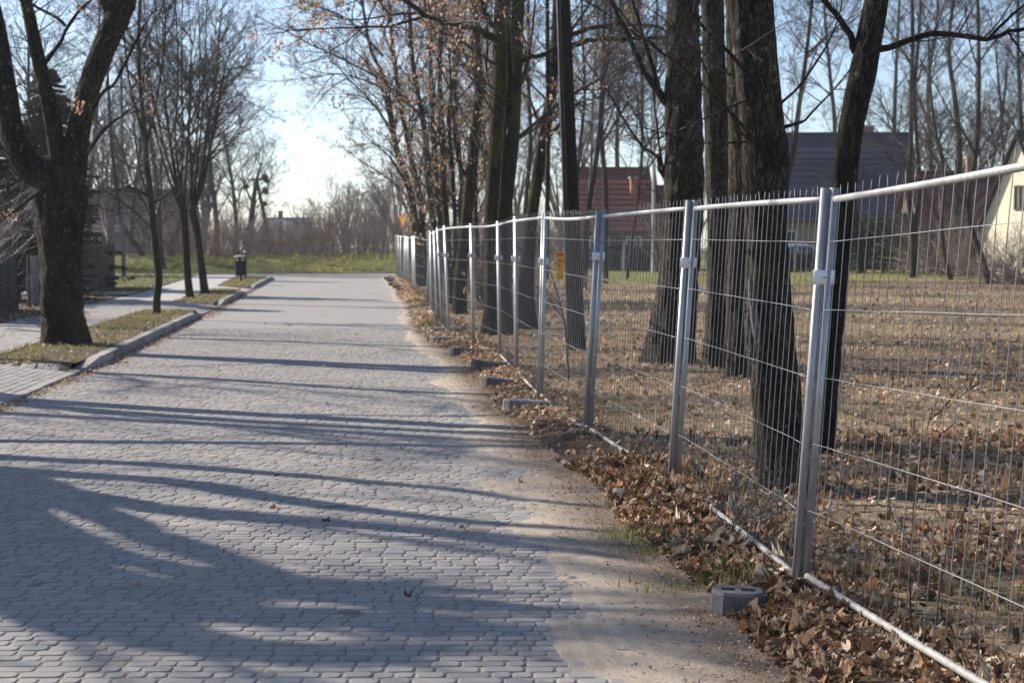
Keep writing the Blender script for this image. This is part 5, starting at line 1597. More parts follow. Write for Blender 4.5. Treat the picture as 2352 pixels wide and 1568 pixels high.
m_ = MB(); m_.lathe([(.06, 1.10), (.068, 1.13), (.06, 1.17), (.03, 1.20), (.001, 1.205)], 14); m_.build('cap', M['light_metal'], rt, True)

# wooden pole behind the fence
pb, pt = P(1325, 812, 26.3), P(1290, -140, 26.3)
pb[2] = -.05
rt = thing('utility_pole', 'dark brown wooden pole rising out of the picture behind the fence', 'pole', pb)
m_ = MB(); bole(m_, np.array([pb, pb * .75 + pt * .25, (pb + pt) / 2, pt]), [.142, .125, .110, .092], 20, 40, .025, 6, .06, 3, .3)
m_.build('shaft', M['pole_wood'], rt, True, pb)
m_ = MB(); m_.tube([pb + [-.14, -.06, .1], pb * .5 + pt * .5 + [-.115, -.04, 0], pt + [-.10, -.03, 0]], .012, 6); m_.build('cable', M['old_concrete'], rt, True, pb)

# A-frame utility pole far off
d = 134
rt = thing('utility_pole', 'distant A-shaped concrete utility pole with a crossarm', 'pole', P(588, 560, d))
o_ = P(588, 560, d)
m_ = MB(); m_.tube([P(574, 560, d), P(587, 412, d)], [.22, .15], 8); m_.build('mast', M['old_concrete'], rt, False, o_)
m_ = MB(); m_.tube([P(617, 545, d), P(590, 416, d)], [.14, .12], 8); m_.build('strut', M['dark_board'], rt, False, o_)
m_ = MB(); m_.box(P(587, 413, d) - o_, (1.15, .12, .12)); m_.build('crossarm', M['dark_board'], rt)
for x in (571, 582, 593, 603):
    m_ = MB(); c = P(x, 409, d) - o_; m_.lathe([(.03, -.08), (.06, -.05), (.06, .02), (.04, .06), (.001, .08)], 8, c); m_.build('insulator', M['light_metal'], rt)

M['fence_dull'] = simple('dull_steel', (.13, .125, .12), .7, .2, 5)
def lamp(label, foot, h, arm, col):
    foot = np.asarray(foot, float)
    rt = thing('street_lamp', label, 'street lamp', foot)
    m_ = MB(); m_.tube([(0, 0, 0), (0, 0, h * .5), (0, 0, h)], [.10, .075, .055], 10); m_.build('pole', col, rt)
    m_ = MB(); m_.tube([(0, 0, h - .05), (arm[0] * .4, arm[1] * .4, h + .22), (arm[0], arm[1], h + .30)], .03, 8); m_.build('arm', col, rt)
    m_ = MB()
    n = np.array([arm[0], arm[1], 0]); n = n / np.linalg.norm(n); s = np.array([-n[1], n[0], 0])
    c = np.array([arm[0], arm[1], h + .30])
    V = []
    for u, w, zt, zb in ((-.05, .05, .04, -.03), (.15, .12, .08, -.05), (.45, .13, .07, -.06), (.62, .06, .03, -.03)):
        V += [c + n * u - s * w, c + n * u - s * w * .6 + [0, 0, zt], c + n * u + s * w * .6 + [0, 0, zt], c + n * u + s * w, c + n * u + [0, 0, zb]]
    q = [[j * 5 + i, j * 5 + (i + 1) % 5, j * 5 + 5 + (i + 1) % 5, j * 5 + 5 + i] for j in range(3) for i in range(5)]
    m_.add(V, q); m_.faces_more([[4, 3, 2, 1, 0], [15, 16, 17, 18, 19]], 0)
    m_.build('lantern', M['light_metal'], rt)
lamp('grey street lamp among the thin trees on the left', P(284, 632, 78) * [1, 1, 0] + [0, 0, .1], 9.7, (1.1, -.3), M['fence_dull'])
lamp('grey street lamp in front of the red house', P(1500, 632, 88) * [1, 1, 0], 9.0, (-.9, -.4), M['light_metal'])
pq = P(1433, 628, 90) * [1, 1, 0]
rt = thing('concrete_post', 'pale slim concrete post on the lawn before the red house', 'post', pq)
m_ = MB(); m_.box((0, 0, .8), (.14, .14, 1.6)); m_.build('shaft', M['old_concrete'], rt)
m_ = MB(); m_.add([(-.07, -.07, 1.6), (.07, -.07, 1.6), (.07, .07, 1.6), (-.07, .07, 1.6), (0, 0, 1.68)], [[0, 1, 4], [1, 2, 4], [2, 3, 4], [3, 0, 4]]); m_.build('cap', M['old_concrete'], rt)

# yellow triangular road sign
sg = P(926, 640, 84.5) * [1, 1, 0]
rt = thing('yield_sign', 'yellow give way sign with a red rim at the end of the fence', 'road sign', sg, rotz=math.radians(-52))
m_ = MB(); m_.tube([(0, .04, 0), (0, .04, 2.98)], .03, 10); m_.build('pole', M['galv'], rt)
M['sign_yellow'] = simple('sign_yellow', (.72, .36, .015), .4, .06, 5)
M['sign_red'] = simple('sign_red', (.55, .05, .03), .4, .06, 5)
def tri(name, s, y, th, mat):
    h = s * .866
    pts = [(-s / 2, h / 3), (s / 2, h / 3), (0, -h * 2 / 3)]
    v = [(x_, y, 2.72 + z_) for x_, z_ in pts] + [(x_, y + th, 2.72 + z_) for x_, z_ in pts]
    m_ = MB(); m_.add(v, [[0, 2, 1], [3, 4, 5]]); m_.faces_more([[0, 1, 4, 3], [1, 2, 5, 4], [2, 0, 3, 5]], 0)
    return m_.build(name, mat, rt)
tri('rim', .80, 0, .012, M['sign_red']); tri('face', .64, -.006, .006, M['sign_yellow'])
m_ = MB(); m_.box((0, .03, 2.80), (.12, .03, .06)); m_.build('bracket', M['galv'], rt)

# ---------------------------------------------------------------- houses
M['roof_blue'] = simple('roof_blue', (.032, .037, .066), .6, .2, 4, use_rnd=True)
M['roof_red'] = simple('roof_red', (.15, .045, .038), .7, .2, 4, use_rnd=True)
M['roof_purple'] = simple('roof_purple', (.14, .10, .12), .7, .2, 4, use_rnd=True)
M['roof_dark'] = simple('roof_dark', (.035, .025, .022), .7, .2, 4, use_rnd=True)
M['roof_grey'] = simple('roof_grey', (.27, .29, .31), .7, .15, 2, use_rnd=True)
M['wall_beige'] = simple('wall_beige', (.32, .28, .23), .9, .12, 2)
M['wall_brown'] = simple('wall_brown', (.12, .095, .075), .9, .15, 2)
M['wall_cream'] = simple('wall_cream', (.78, .73, .56), .85, .06, 2)
M['wall_white'] = simple('wall_white', (.55, .53, .50), .9, .08, 2)
M['chimney_brick'] = simple('chimney_brick', (.36, .16, .10), .9, .25, 9)
M['frame_white'] = simple('frame_white', (.70, .70, .68), .5, .05, 8)
M['frame_brown'] = simple('frame_brown', (.07, .04, .03), .6, .15, 8)
M['pane'], nt, b = new_mat('window_pane')
b.inputs['Base Color'].default_value = (.03, .04, .05, 1); b.inputs['Roughness'].default_value = .08; b.inputs['Specular IOR Level'].default_value = .9

def house(label, c, yaw, L, D, eave, ridge, roof_m, wall_m, oh=.45, courses=12, chims=(), wins=(), skyl=(), verge_m=None, name='house', gablewins=()):
    """ridge along local x; front long side faces local -y"""
    rt = thing(name, label, 'house', c, rotz=yaw)
    hx, hy = L / 2, D / 2
    m_ = MB()
    V = [(-hx, -hy, -.3), (hx, -hy, -.3), (hx, hy, -.3), (-hx, hy, -.3), (-hx, -hy, eave), (hx, -hy, eave), (hx, hy, eave), (-hx, hy, eave), (-hx, 0, ridge - .12), (hx, 0, ridge - .12)]
    m_.add(V, [[0, 1, 5, 4], [2, 3, 7, 6], [5, 6, 9, 9]][:2]); m_.faces_more([[1, 2, 6, 9, 5], [3, 0, 4, 8, 7]], 0)
    m_.build('wall', wall_m, rt)
    slope = (ridge - eave) / hy
    for sgn in (-1, 1):
        for j in range(courses):
            t0, t1 = j / courses, (j + 1) / courses
            yo0 = (hy + oh) * (1 - t0); yo1 = (hy + oh) * (1 - t1)
            z0 = ridge - slope * yo0; z1 = ridge - slope * yo1
            x_ = hx + oh * .7
            v = []
            for xx in (-x_, x_):
                v += [(xx, sgn * yo0, z0 + .05), (xx, sgn * yo1, z1 + .015), (xx, sgn * yo1, z1 - .03), (xx, sgn * yo0, z0 - .02)]
            mm = MB(); mm.add(v, [[0, 4, 5, 1], [1, 5, 6, 2], [2, 6, 7, 3], [3, 7, 4, 0], [0, 1, 2, 3], [7, 6, 5, 4]], RNG.random())
            mm.build('tile_course', roof_m, rt)
    mm = MB(); mm.tube([(-hx - oh * .7, 0, ridge + .02), (hx + oh * .7, 0, ridge + .02)], .11, 8); mm.build('ridge_tiles', roof_m, rt)
    if verge_m:
        for sx in (-1, 1):
            for sgn in (-1, 1):
                x_ = sx * (hx + oh * .72)
                mm = MB(); mm.tube([(x_, 0, ridge + .04), (x_, sgn * (hy + oh), ridge - slope * (hy + oh) + .04)], .09, 6); mm.build('verge_tiles', verge_m, rt)
    for (x_, y_, w_, top) in chims:
        zb = ridge - slope * abs(y_) - .3
        mm = MB(); mm.box((x_, y_, (zb + top) / 2), (w_, .5, top - zb)); ch = mm.build('chimney', M['chimney_brick'], rt)
        mm = MB(); mm.box((x_, y_, top + .05), (w_ + .14, .64, .1)); mm.build('chimney_cap', M['old_concrete'], ch)
    for (x_, z_, w_, h_) in wins:
        mm = MB()
        for dx, dz, ww, hh in ((0, h_ / 2, w_, .08), (0, -h_ / 2, w_, .08), (-w_ / 2, 0, .08, h_ + .08), (w_ / 2, 0, .08, h_ + .08), (0, 0, .05, h_)):
            mm.box((x_ + dx, -hy - .02 - (.004 if ww < .09 else 0), z_ + dz), (ww, .07, hh))
        wf = mm.build('window', M['frame_white'], rt)
        mm = MB(); mm.box((x_, -hy - .004, z_), (w_ - .06, .012, h_ - .06)); mm.build('window_pane', M['pane'], wf)
    for (sx, y_, z_, w_, h_) in gablewins:
        mm = MB(); X_ = sx * (hx + .02)
        for dy, dz, ww, hh in ((0, h_ / 2, w_, .08), (0, -h_ / 2, w_, .08), (-w_ / 2, 0, .08, h_ + .08), (w_ / 2, 0, .08, h_ + .08), (0, 0, .05, h_)):
            mm.box((X_ + (.004 * sx if ww < .09 else 0), y_ + dy, z_ + dz), (.07, ww, hh))
        wf = mm.build('window', M['frame_brown'], rt)
        mm = MB(); mm.box((sx * (hx + .004), y_, z_), (.012, w_ - .06, h_ - .06)); mm.build('window_pane', M['pane'], wf)
    for (x_, y_, w_, h_) in skyl:
        zc = ridge - slope * abs(y_) + .09
        an = math.atan(slope)
        mm = MB(); mm.box((x_, y_, zc), (w_, h_, .10), 0, 0, an); wf = mm.build('roof_window', M['frame_brown'], rt)
        mm = MB(); mm.box((x_, y_ - .03 * math.sin(an), zc + .055), (w_ - .18, h_ - .22, .02), 0, 0, an); mm.build('window_pane', M['pane'], wf)
    return rt

d = 100.0
house('large house with a dark blue tiled roof beyond the lawn', (18.9, 105.5, 0), math.radians(-3), 9.4, 9.5, 3.4, 8.1, M['roof_blue'], M['wall_beige'], .6, 14,
      chims=[(2.4, .5, 1.0, 8.55)], wins=[(-3, 1.6, 1.5, 1.3), (.5, 1.6, 1.5, 1.3), (3.2, 1.5, 1.0, 2.0)], skyl=[(1.45, -2.55, .75, 1.2)])
house('red-brown roofed house between the dark pole and the massive trunk', (5.45, 99, 0), math.radians(4), 4.0, 8.0, 2.6, 5.75, M['roof_red'], M['wall_brown'], .5, 12,
      chims=[(1.2, -1.7, .34, 5.15)], wins=[(-1.0, 1.35, 1.0, 1.2), (.9, 1.3, .8, 1.2)])
house('lower red-roofed wing beside the red-brown house', (8.35, 99.5, 0), math.radians(4), 1.7, 7.0, 2.2, 4.75, M['roof_red'], M['wall_brown'], .35, 10, verge_m=M['chimney_brick'], name='house_wing', wins=[(.2, 1.3, .8, 1.0)])
house('cream gabled house with a dark roof at the right picture edge', (26.3, 79.6, 0), math.radians(-150), 9.0, 5.0, 1.7, 6.45, M['roof_dark'], M['wall_cream'], .35, 12,
      gablewins=[(1, .15, 3.6, .6, 1.0)])
house('small house with a red roof and pinkish chimney left of the cream house', (23.6, 94, 0), math.radians(2), 4.4, 6.0, 2.4, 5.35, M['roof_red'], M['wall_brown'], .4, 11, chims=[(1.0, -.3, .55, 6.1)], wins=[(-1.2, 1.3, 1.0, 1.0)])
house('far house with a purple-grey roof left behind the street trees', (-27.4, 125, .4), math.radians(12), 9.0, 8.0, 2.2, 4.9, M['roof_purple'], M['wall_beige'], .5, 10, wins=[(-2, 1.2, 1.0, 1.1), (1.5, 1.2, 1.0, 1.1)])
house('distant grey-roofed shed above the thicket', (-19.6, 152, .3), math.radians(-4), 3.4, 7.0, 1.6, 3.3, M['roof_grey'], M['wall_white'], .4, 8, chims=[(-.6, .2, .3, 3.9)], name='shed')

# grey bar fence on the left lawn and wire fence on the right
def bar_fence(label, a, b, h, nb, mat, name='garden_fence', posts=6, th=.05, rails=(.15, .9), bw=.03):
    a, b = np.array(a, float), np.array(b, float)
    o_ = (a + b) / 2; e = b - a; yaw = math.atan2(e[1], e[0])
    rt = thing(name, label, 'fence', o_)
    for j in range(posts):
        c = e * (j / (posts - 1) - .5)
        m_ = MB(); m_.box((c[0], c[1], h / 2), (th * 1.6, th * 1.6, h), yaw); m_.build('post', mat, rt)
    for z in rails:
        m_ = MB(); m_.box((0, -.002, h * z), (np.linalg.norm(e), th * .7, .05), yaw); m_.build('rail', mat, rt)
    for j in range(nb):
        c = e * ((j + .5) / nb - .5)
        m_ = MB(); m_.box((c[0], c[1], h * .52), (bw, .02, h * .84), yaw); m_.build('bar', mat, rt)
M['fence_grey'] = simple('fence_grey', (.10, .105, .12), .7, .2, 6)
bar_fence('grey barred garden fence in front of the purple-roofed house', (-27.5, 101, .6), (-20.6, 103, .6), 1.5, 34, M['fence_grey'])
bar_fence('dark wire garden fence across the lawn behind the double post', (14.6, 90.0, 0), (31.0, 92.0, 0), 1.75, 70, M['fence_grey'], posts=8, bw=.012)
bar_fence('dark garden fence before the red house', (2.0, 93.0, 0), (11.5, 92.0, 0), 1.2, 40, M['fence_grey'], posts=6, bw=.02)

# hedges
def hedge(label, a, b, w, h, seed, n, name='hedge'):
    a, b = np.array(a, float), np.array(b, float)
    rg = np.random.default_rng(seed)
    o_ = (a + b) / 2
    rt = thing(name, label, 'hedge', o_)
    e = b - a; L = np.linalg.norm(e); e = e / L; s_ = np.array([-e[1], e[0], 0])
    u = rg.random(n); hz = h * (.9 + .25 * (fbm(u * L * .8 + 3, u * 0 + seed, seed, 3) - .5) * 2)
    t = rg.random(n) ** .6; side = rg.uniform(-1, 1, n)
    pos = a + e * (u * L)[:, None] + s_ * (side * w / 2 * (1 - .4 * t ** 3))[:, None]
    pos[:, 2] = t * hz
    m_ = MB(); add_leaves(m_, pos - o_, .14, rg)
    tag(m_.build('foliage', M['hedge_leaf'], rt), kind='stuff')
    m_ = MB()
    for j in range(int(L / .5)):
        c = a + e * (j * .5 + .2) - o_
        m_.tube([c, c + [rg.normal(0, .1), rg.normal(0, .1), h * .7]], [.03, .01], 4)
    m_.build('stems', M['twig'], rt)
hedge('dark evergreen hedge below the dark blue roof', (16.2, 88.0, 0), (20.6, 88.6, 0), 1.6, 3.5, 1, 7000)
hedge('low clipped dark hedge standing in front of the white car', (12.6, 91.6, 0), (16.4, 91.4, 0), .9, 1.32, 4, 4500)
hedge('low dark hedge behind the wire garden fence at right', (20.8, 94, 0), (33, 95, 0), 1.8, 2.3, 2, 6000)
hedge('low green hedge in front of the red house', (3.6, 95.2, 0), (8.2, 95, 0), 1.0, 1.5, 3, 3500)

# parked car by the hedge
cp = P(1836, 600, 95) * [1, 1, 0]
rt = thing('parked_car', 'small white parked car half hidden behind the gnarled trunk', 'car', cp, rotz=math.radians(8))
M['car_white'] = simple('car_white', (.74, .75, .76), .25, .03, 3, spec=.6)
M['tyre'] = simple('tyre', (.02, .02, .02), .9, .1, 5)
prof = [(-1.9, .30), (-1.95, .62), (-1.85, .92), (-1.55, 1.0), (-1.25, 1.36), (-.85, 1.50), (.15, 1.52), (.55, 1.42), (1.05, .98), (1.65, .86), (1.92, .66), (1.95, .34)]
m_ = MB(); V = []
for y_, in_ in ((-.82, 0), (-.72, .06), (.72, .06), (.82, 0)):
    for x_, z_ in prof:
        f_ = .0 if z_ < 1.0 else (z_ - 1.0) / .52
        yy_ = y_ * (1 - .22 * f_)
        V.append((x_, yy_, z_ + (.02 if abs(y_) < .8 else 0)))
n_ = len(prof); q = []
for j in range(3):
    for i in range(n_):
        q.append([j * n_ + i, j * n_ + (i + 1) % n_, (j + 1) * n_ + (i + 1) % n_, (j + 1) * n_ + i])
m_.add(V, q); m_.faces_more([list(range(n_))[::-1], list(range(3 * n_, 4 * n_))], 0)
m_.build('body', M['car_white'], rt)
for sgn in (-1, 1):
    for x_ in (-1.2, 1.22):
        m_ = MB(); w0 = len(m_.v)
        a_ = np.arange(16) * 2 * np.pi / 16
        v = [(x_ + .30 * np.cos(t), sgn * .85, .30 + .30 * np.sin(t)) for t in a_] + [(x_ + .30 * np.cos(t), sgn * .64, .30 + .30 * np.sin(t)) for t in a_]
        m_.add(v, [[i, (i + 1) % 16, 16 + (i + 1) % 16, 16 + i] for i in range(16)]); m_.faces_more([list(range(16)), list(range(31, 15, -1))], 0)
        wh = m_.build('wheel', M['tyre'], rt)
        m_ = MB(); v = [(x_ + .18 * np.cos(t), sgn * .856, .30 + .18 * np.sin(t)) for t in a_]
        m_.add(v + [(x_, sgn * .85, .3)], [[i, (i + 1) % 16, 16] for i in range(16)]); m_.build('rim', M['light_metal'], wh)
    for pts in ([(-1.32, 1.03), (-1.12, 1.33), (-.35, 1.42), (-.35, 1.03)], [(-.27, 1.03), (-.27, 1.42), (.42, 1.38), (.82, 1.03)]):
        m_ = MB(); m_.add([(x_, sgn * (.828 - .18 * (z_ - 1.0) / .52 * .82 + .004), z_) for x_, z_ in pts], [[0, 1, 2, 3]]); m_.build('side_window', M['pane'], rt)
m_ = MB(); m_.add([(1.0, -.66, 1.04), (1.0, .66, 1.04), (.60, .60, 1.41), (.60, -.60, 1.41)], [[0, 1, 2, 3]]); m_.build('windscreen', M['pane'], rt)

# ---------------------------------------------------------------- fallen leaves
rg = np.random.default_rng(77)
m_ = MB()
def scatter(n, y0, y1, fx0, fx1, dens=None):
    y = y0 + (y1 - y0) * rg.random(n) ** .8
    x = fx0(y) + (fx1(y) - fx0(y)) * rg.random(n)
    return x, y
# close ground, fence foot ridge and deeper in
for n, y0, y1, a, b, size, lift in (
        (7800, 6.2, 13, lambda y: xe(y) + .10, lambda y: xf(y) + .25, .040, .03),
        (8000, 13, 30, lambda y: xe(y) + .12, lambda y: xf(y) + .3, .046, .03),
        (3500, 30, 80, lambda y: xe(y) + .1, lambda y: xf(y) + .5, .09, .03),
        (12000, 5.5, 15, lambda y: xf(y) + .1, lambda y: y * .34 + 1.2, .046, .022),
        (12500, 15, 30, lambda y: xf(y) + .1, lambda y: y * .33 + 1, .054, .02),
        (10000, 30, 62, lambda y: xf(y) + .1, lambda y: y * .33 + 1, .080, .02)):
    x, y = scatter(n, y0, y1, a, b)
    ok = fbm(x * .8 + 50, y * .8 + 20, 91, 3) + rg.normal(0, .13, n) > .36
    x, y = x[ok], y[ok]
    z = hR(x, y) + rg.random(len(x)) * lift + .006
    if y0 < 6.5:
        lobed_leaves(m_, np.stack([x, y, z + .006], 1), size * 1.3, rg, .38 if y0 > 6 else .12)
    else:
        add_leaves(m_, np.stack([x, y, z], 1), size, rg)
n = 60; y = 6 + 30 * rg.random(n); x = xe(y) - rg.random(n) ** 2 * 3.5
lobed_leaves(m_, np.stack([x, y, np.full(n, .012)], 1), .05, rg)
tag(m_.build('fallen_leaves', M['dead_leaf'], None, True), kind='stuff')
# litter along the kerb and on the verge
m_ = MB()
n = 5200; y = 8 + 52 * rg.random(n) ** 1.2; x = kx(y) + .01 + np.abs(rg.normal(0, .13, n)) * (.4 + 1.1 * (vnoise(y * .7, y * 0 + 3, 12)))
add_leaves(m_, np.stack([x, y, np.full(n, .008)], 1), .032, rg)
n = 2600; y = rg.uniform(22, 75, n); x = sr(y) + (kx(y) - .15 - sr(y)) * rg.random(n); ok = ~drive(y); x, y = x[ok], y[ok]
add_leaves(m_, np.stack([x, y, np.full(len(x), .135)], 1), .05, rg)
n = 1800; y = rg.uniform(30, 60, n); x = sl(y) - rg.random(n) * 1.8
add_leaves(m_, np.stack([x, y, np.full(n, .14)], 1), .06, rg)
tag(m_.build('verge_litter', M['dead_leaf']), kind='stuff')

m_ = MB()
n = 9000
y = 5.0 + 24 * rg.random(n) ** 1.3; uu = 1 - np.abs(rg.normal(0, .30, n)); x = np.interp(y, SLY, SLX) * (1 - uu) + (xe(y) + .16) * uu
ok = (uu > .12) & (fbm(x * 2.2 + 30, y * 2.2, 97, 3) > .40 - .1 * uu); x, y = x[ok], y[ok]
add_leaves(m_, np.stack([x, y, np.full(len(x), .010) + .012 * np.clip((x - xe(y) + .1) / .2, 0, 1)], 1), .013, rg)
tag(m_.build('leaf_crumbs', M['dead_leaf']), kind='stuff')

# large single leaves in front of the nearest panels
def big_leaf(seed, lobes, L):
    rg = np.random.default_rng(seed)
    n = 44
    a = np.linspace(-np.pi, np.pi, n, endpoint=False)
    if lobes == 'maple':
        r = .55 + .45 * np.abs(np.cos(a * 2.5)) ** .8 + .06 * np.cos(a * 17)
        r *= np.where(np.abs(a) > 2.4, .55, 1)
        x, y = r * np.cos(a) + .15, r * np.sin(a)
    else:
        x = np.cos(a); w = (.30 + .16 * x) * (1 + .38 * np.cos(x * 11))
        y = np.sin(a) * w * 1.25
    mids = np.stack([x, y], 1)
    rings = [mids, mids * .66, mids * .33]
    V = np.vstack(rings + [np.zeros((1, 2))]) * L / 2
    cx, cy = rg.normal(0, 1.0), rg.normal(0, .8)
    z = (cx * V[:, 0] ** 2 + cy * V[:, 1] ** 2 + rg.normal(0, 1.0) * V[:, 0] * V[:, 1]) * 2.2 / L
    z += .05 * L * np.sin(V[:, 0] * 40 / L * .15 + rg.random() * 6) + RNG.normal(0, .012 * L, len(z))
    z += .10 * L * np.abs(V[:, 1]) / (L / 2)
    V3 = np.column_stack([V, z])
    q = [[j * n + i, j * n + (i + 1) % n, (j + 1) * n + (i + 1) % n, (j + 1) * n + i] for j in range(2) for i in range(n)]
    mm = MB(); mm.add(V3, q, rg.random()); mm.faces_more([[2 * n + i, 2 * n + (i + 1) % n, 3 * n] for i in range(n)], 0)
    mm.tube([(-L * .42, 0, z.mean()), (-L * .62, .01, z.mean() + .01), (-L * .8, .03, z.mean())], .0015, 4, False, .2)
    return mm
BL = [(1747, 1335, 'maple', .17, 'pale silvery maple leaf standing by the foot of the nearest double post', .95, 1.0), (1765, 1350, 'maple', .15, 'whitish curled maple leaf leaning on the nearest double post', .93, .8),
      (1715, 1312, 'maple', .13, 'pale crumpled leaf just left of the whitish pair', .8, .5), (1690, 1275, 'maple', .14, 'tan veined maple leaf behind the grass tuft', .55, .9),
      (1905, 1512, 'oak', .17, 'long pale lobed oak leaf lying below the bottom rail', .78, .1), (1840, 1465, 'oak', .15, 'tan oak leaf left below the bottom rail', .6, .1),
      (1860, 1440, 'maple', .13, 'pinkish brown crumpled leaf beside the rail end', .55, .4), (1640, 1268, 'maple', .12, 'rusty upright leaf at the buried rail of the second panel', .68, 1.1),
      (1930, 1320, 'maple', .13, 'big orange brown leaf right of the nearest double post', .64, .9), (1990, 1490, 'oak', .13, 'brown folded leaf over the bottom rail', .3, .5),
      (1800, 1375, 'maple', .15, 'upright beige leaf touching the left foot of the nearest post', .78, 1.2), (1955, 1540, 'oak', .13, 'dark brown leaf by the discarded wrapper', .25, .2),
      (1300, 1228, 'oak', .10, 'single pale leaf lying on the sand strip', .8, .15), (1480, 1020, 'maple', .12, 'tan leaf pile top behind the third post foot', .75, .7)]
for j, (x, y, kind_, L, lab, rv, tilt) in enumerate(BL):
    g = G(x, y, .03)
    z = float(hR(g[0], g[1])) + L * .12 * (1 + tilt) if g[0] > xe(g[1]) else .012
    mm = big_leaf(500 + j, kind_, L)
    mm.r = [np.full_like(r_, rv) for r_ in mm.r]
    o = mm.build('fallen_leaf', M['dead_leaf'], None, True)
    o.location = (g[0], g[1], z)
    o.rotation_euler = (tilt * (.9 if j % 2 else .6), (-1) ** j * tilt * .4, j * 2.1)
    tag(o, lab, 'leaf', 'large single leaves by the fence')

# discarded wrapper by the rail
wp = G(2010, 1530, .03)
wp[2] = float(hR(wp[0], wp[1])) + .03
rt = thing('wrapper', 'small crumpled dark sweet wrapper with silver end among the leaves', 'wrapper', wp, rotz=-.12)
M['foil'] = simple('foil', (.55, .53, .53), .35, .2, 60, metal=.6)
M['wrap_dark'] = simple('wrap_dark', (.03, .025, .035), .35, .2, 30)
m_ = MB()
S = np.linspace(-.045, .012, 7)
pth = np.stack([S, S * 0, .004 * np.sin(S * 120)], 1); m_.tube(pth, [.006, .011, .012, .012, .011, .012, .011], 9); m_.build('dark_sleeve', M['wrap_dark'], rt, True)
m_ = MB(); S = np.linspace(.0125, .055, 6); m_.tube(np.stack([S, S * 0, .004 * np.sin(S * 120)], 1), [.011, .012, .010, .011, .012, .005], 9); m_.build('silver_end', M['foil'], rt, True)
m_ = MB(); S = np.linspace(-.055, -.0455, 3); m_.tube(np.stack([S, S * 0, S * 0], 1), [.013, .008, .006], 9); m_.build('foil_tip', M['foil'], rt, True)

# ---------------------------------------------------------------- grass
def blades(pos, h, rg, mb, w=.006, bend=.6):
    n = len(pos)
    a = rg.random(n) * 2 * np.pi
    d_ = np.stack([np.cos(a), np.sin(a), np.zeros(n)], 1)
    s = np.stack([-np.sin(a), np.cos(a), np.zeros(n)], 1)
    hh = h * (.5 + .9 * rg.random(n)); b = bend * rg.random(n) * hh
    w = np.broadcast_to(np.asarray(w, float), (n,)) * (.6 + .8 * rg.random(n))
    up = np.array([0, 0, 1.0])
    p1 = pos + up * (hh * .55)[:, None] + d_ * (b * .35)[:, None]
    p2 = pos + up * (hh * .95 - b * .3)[:, None] + d_ * b[:, None]
    v = np.stack([pos - s * (w / 2)[:, None], pos + s * (w / 2)[:, None], p1 + s * (w * .4)[:, None], p1 - s * (w * .4)[:, None], p2], 1)
    off = (np.arange(n) * 5)[:, None]
    base = mb.n
    r = np.repeat(np.clip(rg.beta(1.3, 1.6, n), 0, 1), 5)
    mb.add(v.reshape(-1, 3), np.array([[0, 1, 2, 3]]) + off, r)
    mb.faces_more(np.array([[3, 2, 4]]) + off, base)
rg = np.random.default_rng(88)
g_ = MB()
# tufts by the leaf strip
for (x, y, n, sp, h) in [(1690, 1342, 150, .09, .10), (1465, 1230, 240, .12, .08), (1560, 1345, 160, .12, .055), (1500, 1262, 150, .10, .06), (1660, 1310, 60, .05, .10), (1240, 918, 120, .2, .08), (1000, 752, 200, .25, .10), (990, 748, 160, .2, .10), (2230, 1400, 200, .4, .09), (2080, 1330, 120, .25, .09), (1700, 1120, 200, .5, .08)]:
    g = G(x, y, .02)
    p = g + rg.normal(0, sp, (n, 3)) * [1, .9, 0]
    p[:, 2] = np.where(p[:, 0] > xe(p[:, 1]) + .05, hR(p[:, 0], p[:, 1]), .0)
    blades(p, h, rg, g_, .005)
n = 14000
y = 7 + 38 * rg.random(n) ** .9; x = xf(y) + .1 + (y * .33 + 1 - xf(y)) * rg.random(n)
ok = fbm(x * .5 + 20, y * .5 + 60, 93, 3) > .53; x, y = x[ok], y[ok]
blades(np.stack([x, y, hR(x, y)], 1), .07, rg, g_, .006)
n = 12000
y = 45 + 45 * rg.random(n); x = xf(y) + (y * .34 - xf(y)) * rg.random(n)
ok = fbm(x * .25 + 20, y * .2 + 60, 94, 3) + np.clip((y - 62) / 25, -.2, .25) > .5; x, y = x[ok], y[ok]
blades(np.stack([x, y, hR(x, y)], 1), .11, rg, g_, .022)
n = 16000
y = 22 + 55 * rg.random(n); x = sr(y) + (kx(y) - .16 - sr(y)) * rg.random(n); ok = ~drive(y) & (fbm(x * 1.2 + 70, y * 1.2, 95, 3) > .42); x, y = x[ok], y[ok]
blades(np.stack([x, y, np.full(len(x), .125)], 1), .055, rg, g_, .009)
n = 9000
y = 52 + 30 * rg.random(n); x = sl(y) - rg.random(n) * 9; ok = fbm(x * .6 + 70, y * .6, 96, 3) > .42; x, y = x[ok], y[ok]
blades(np.stack([x, y, np.full(len(x), .12)], 1), .10, rg, g_, .02)
tag(g_.build('grass', M['grass']), kind='stuff')
s_ = MB()
for n, y0, y1, h, w in ((12000, 5.5, 16, .055, .0035), (22000, 16, 34, .07, .007), (15000, 34, 75, .10, .018)):
    y = y0 + (y1 - y0) * rg.random(n) ** .9; x = xf(y) - .25 + (y * .34 + 1.2 - xf(y)) * rg.random(n)
    ok = fbm(x * .7 + 120, y * .7 + 60, 98, 3) > .45; x, y = x[ok], y[ok]
    blades(np.stack([x, y, hR(x, y)], 1), h, rg, s_, w, 1.1)
tag(s_.build('dry_grass', M['straw']), kind='stuff')
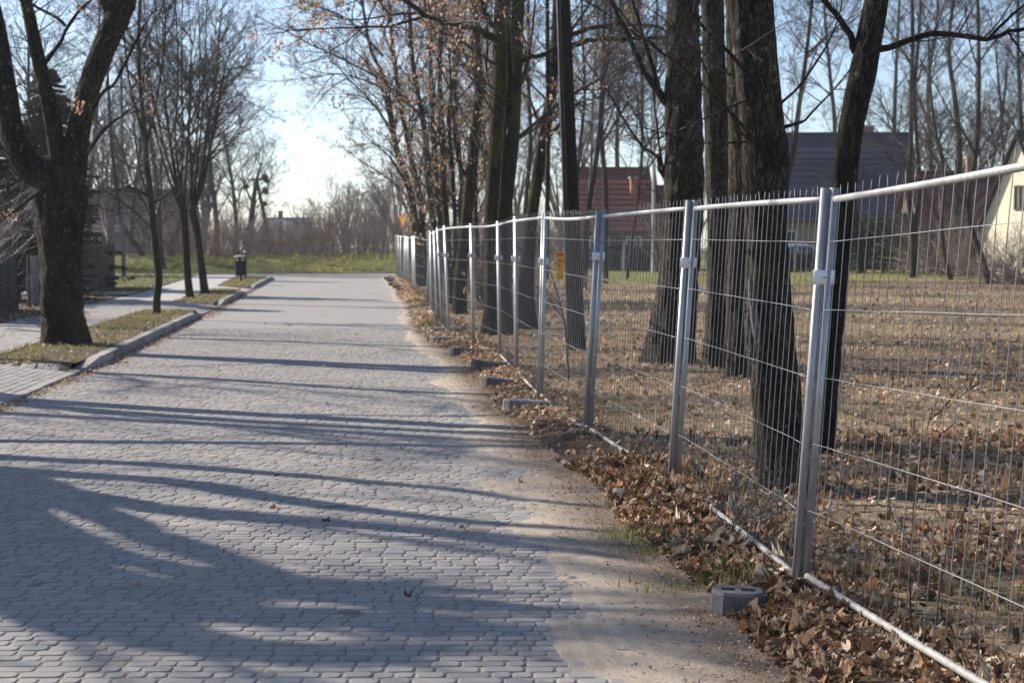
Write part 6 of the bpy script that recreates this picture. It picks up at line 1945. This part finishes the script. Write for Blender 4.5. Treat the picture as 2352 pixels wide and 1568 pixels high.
# tussocks on the bank
g_ = MB()
n = 1000
cx = rg.uniform(-60, 3, n); t = rg.random(n)
cy = 90.6 + .008 * (cx + 10) + t * 6.5
per = 26
x = np.repeat(cx, per) + rg.normal(0, .16, n * per); y = np.repeat(cy, per) + rg.normal(0, .16, n * per)
u = np.clip((y - 90.2 - .008 * (x + 10)) / 5.5, 0, 1)
z = .03 + .70 * u * u * (3 - 2 * u) + .45 * (fbm(x * .9 + 200, y * .9, 71, 3) - .5) * np.clip((y - 90.2) / 2, 0, 1) - .03
blades(np.stack([x, y, z], 1), np.repeat(.06 + .36 * np.clip(fbm(cx * .5 + 90, cy * .8, 99, 3) * 2 - .55, 0, 1), per), rg, g_, .03, .9)
tag(g_.build('bank_grass', M['bank_grass']), kind='stuff')
# twigs and bits of straw along the strip
tw = MB()
n = 900
y = 6.3 + 24 * rg.random(n) ** 1.2; x = xe(y) + .05 + rg.random(n) * .75
s0 = np.stack([x, y, np.where(x > xe(y) + .1, hR(x, y), .005) + .012], 1)
a = rg.random(n) * 2 * np.pi; L = .05 + .18 * rg.random(n) ** 2
p = grow(s0, np.stack([np.cos(a), np.sin(a), rg.normal(0, .15, n)], 1), L, 4, .12, -.03, rg)
tw.tubes(p, taper(np.full(n, .0022), 4, .5, .0009), 3, rg.random(n))
n = 260
y = 5 + 12 * rg.random(n); x = np.interp(y, SLY, SLX) + rg.random(n) * .75
s0 = np.stack([x, y, np.full(n, .012)], 1); a = rg.random(n) * 2 * np.pi
p = grow(s0, np.stack([np.cos(a), np.sin(a), np.zeros(n)], 1), .015 + .05 * rg.random(n), 3, .2, 0, rg)
tw.tubes(p, np.full((n, 3), .0018), 3, rg.random(n))
tag(tw.build('twig_litter', M['twig_pale']), kind='stuff')

# ---------------------------------------------------------------- air
hz = bpy.data.materials.new('haze_air')
hz.use_nodes = True
hn = hz.node_tree
hn.nodes.clear()
pv = hn.nodes.new('ShaderNodeVolumePrincipled')
pv.inputs['Color'].default_value = (.93, .95, 1.0, 1)
pv.inputs['Density'].default_value = .0004
pv.inputs['Anisotropy'].default_value = .35
ho = hn.nodes.new('ShaderNodeOutputMaterial')
hn.links.new(pv.outputs[0], ho.inputs['Volume'])
m_ = MB(); m_.box((0, 180, 14.45), (510, 490, 31.1))
hb = tag(m_.build('haze', hz), kind='stuff')
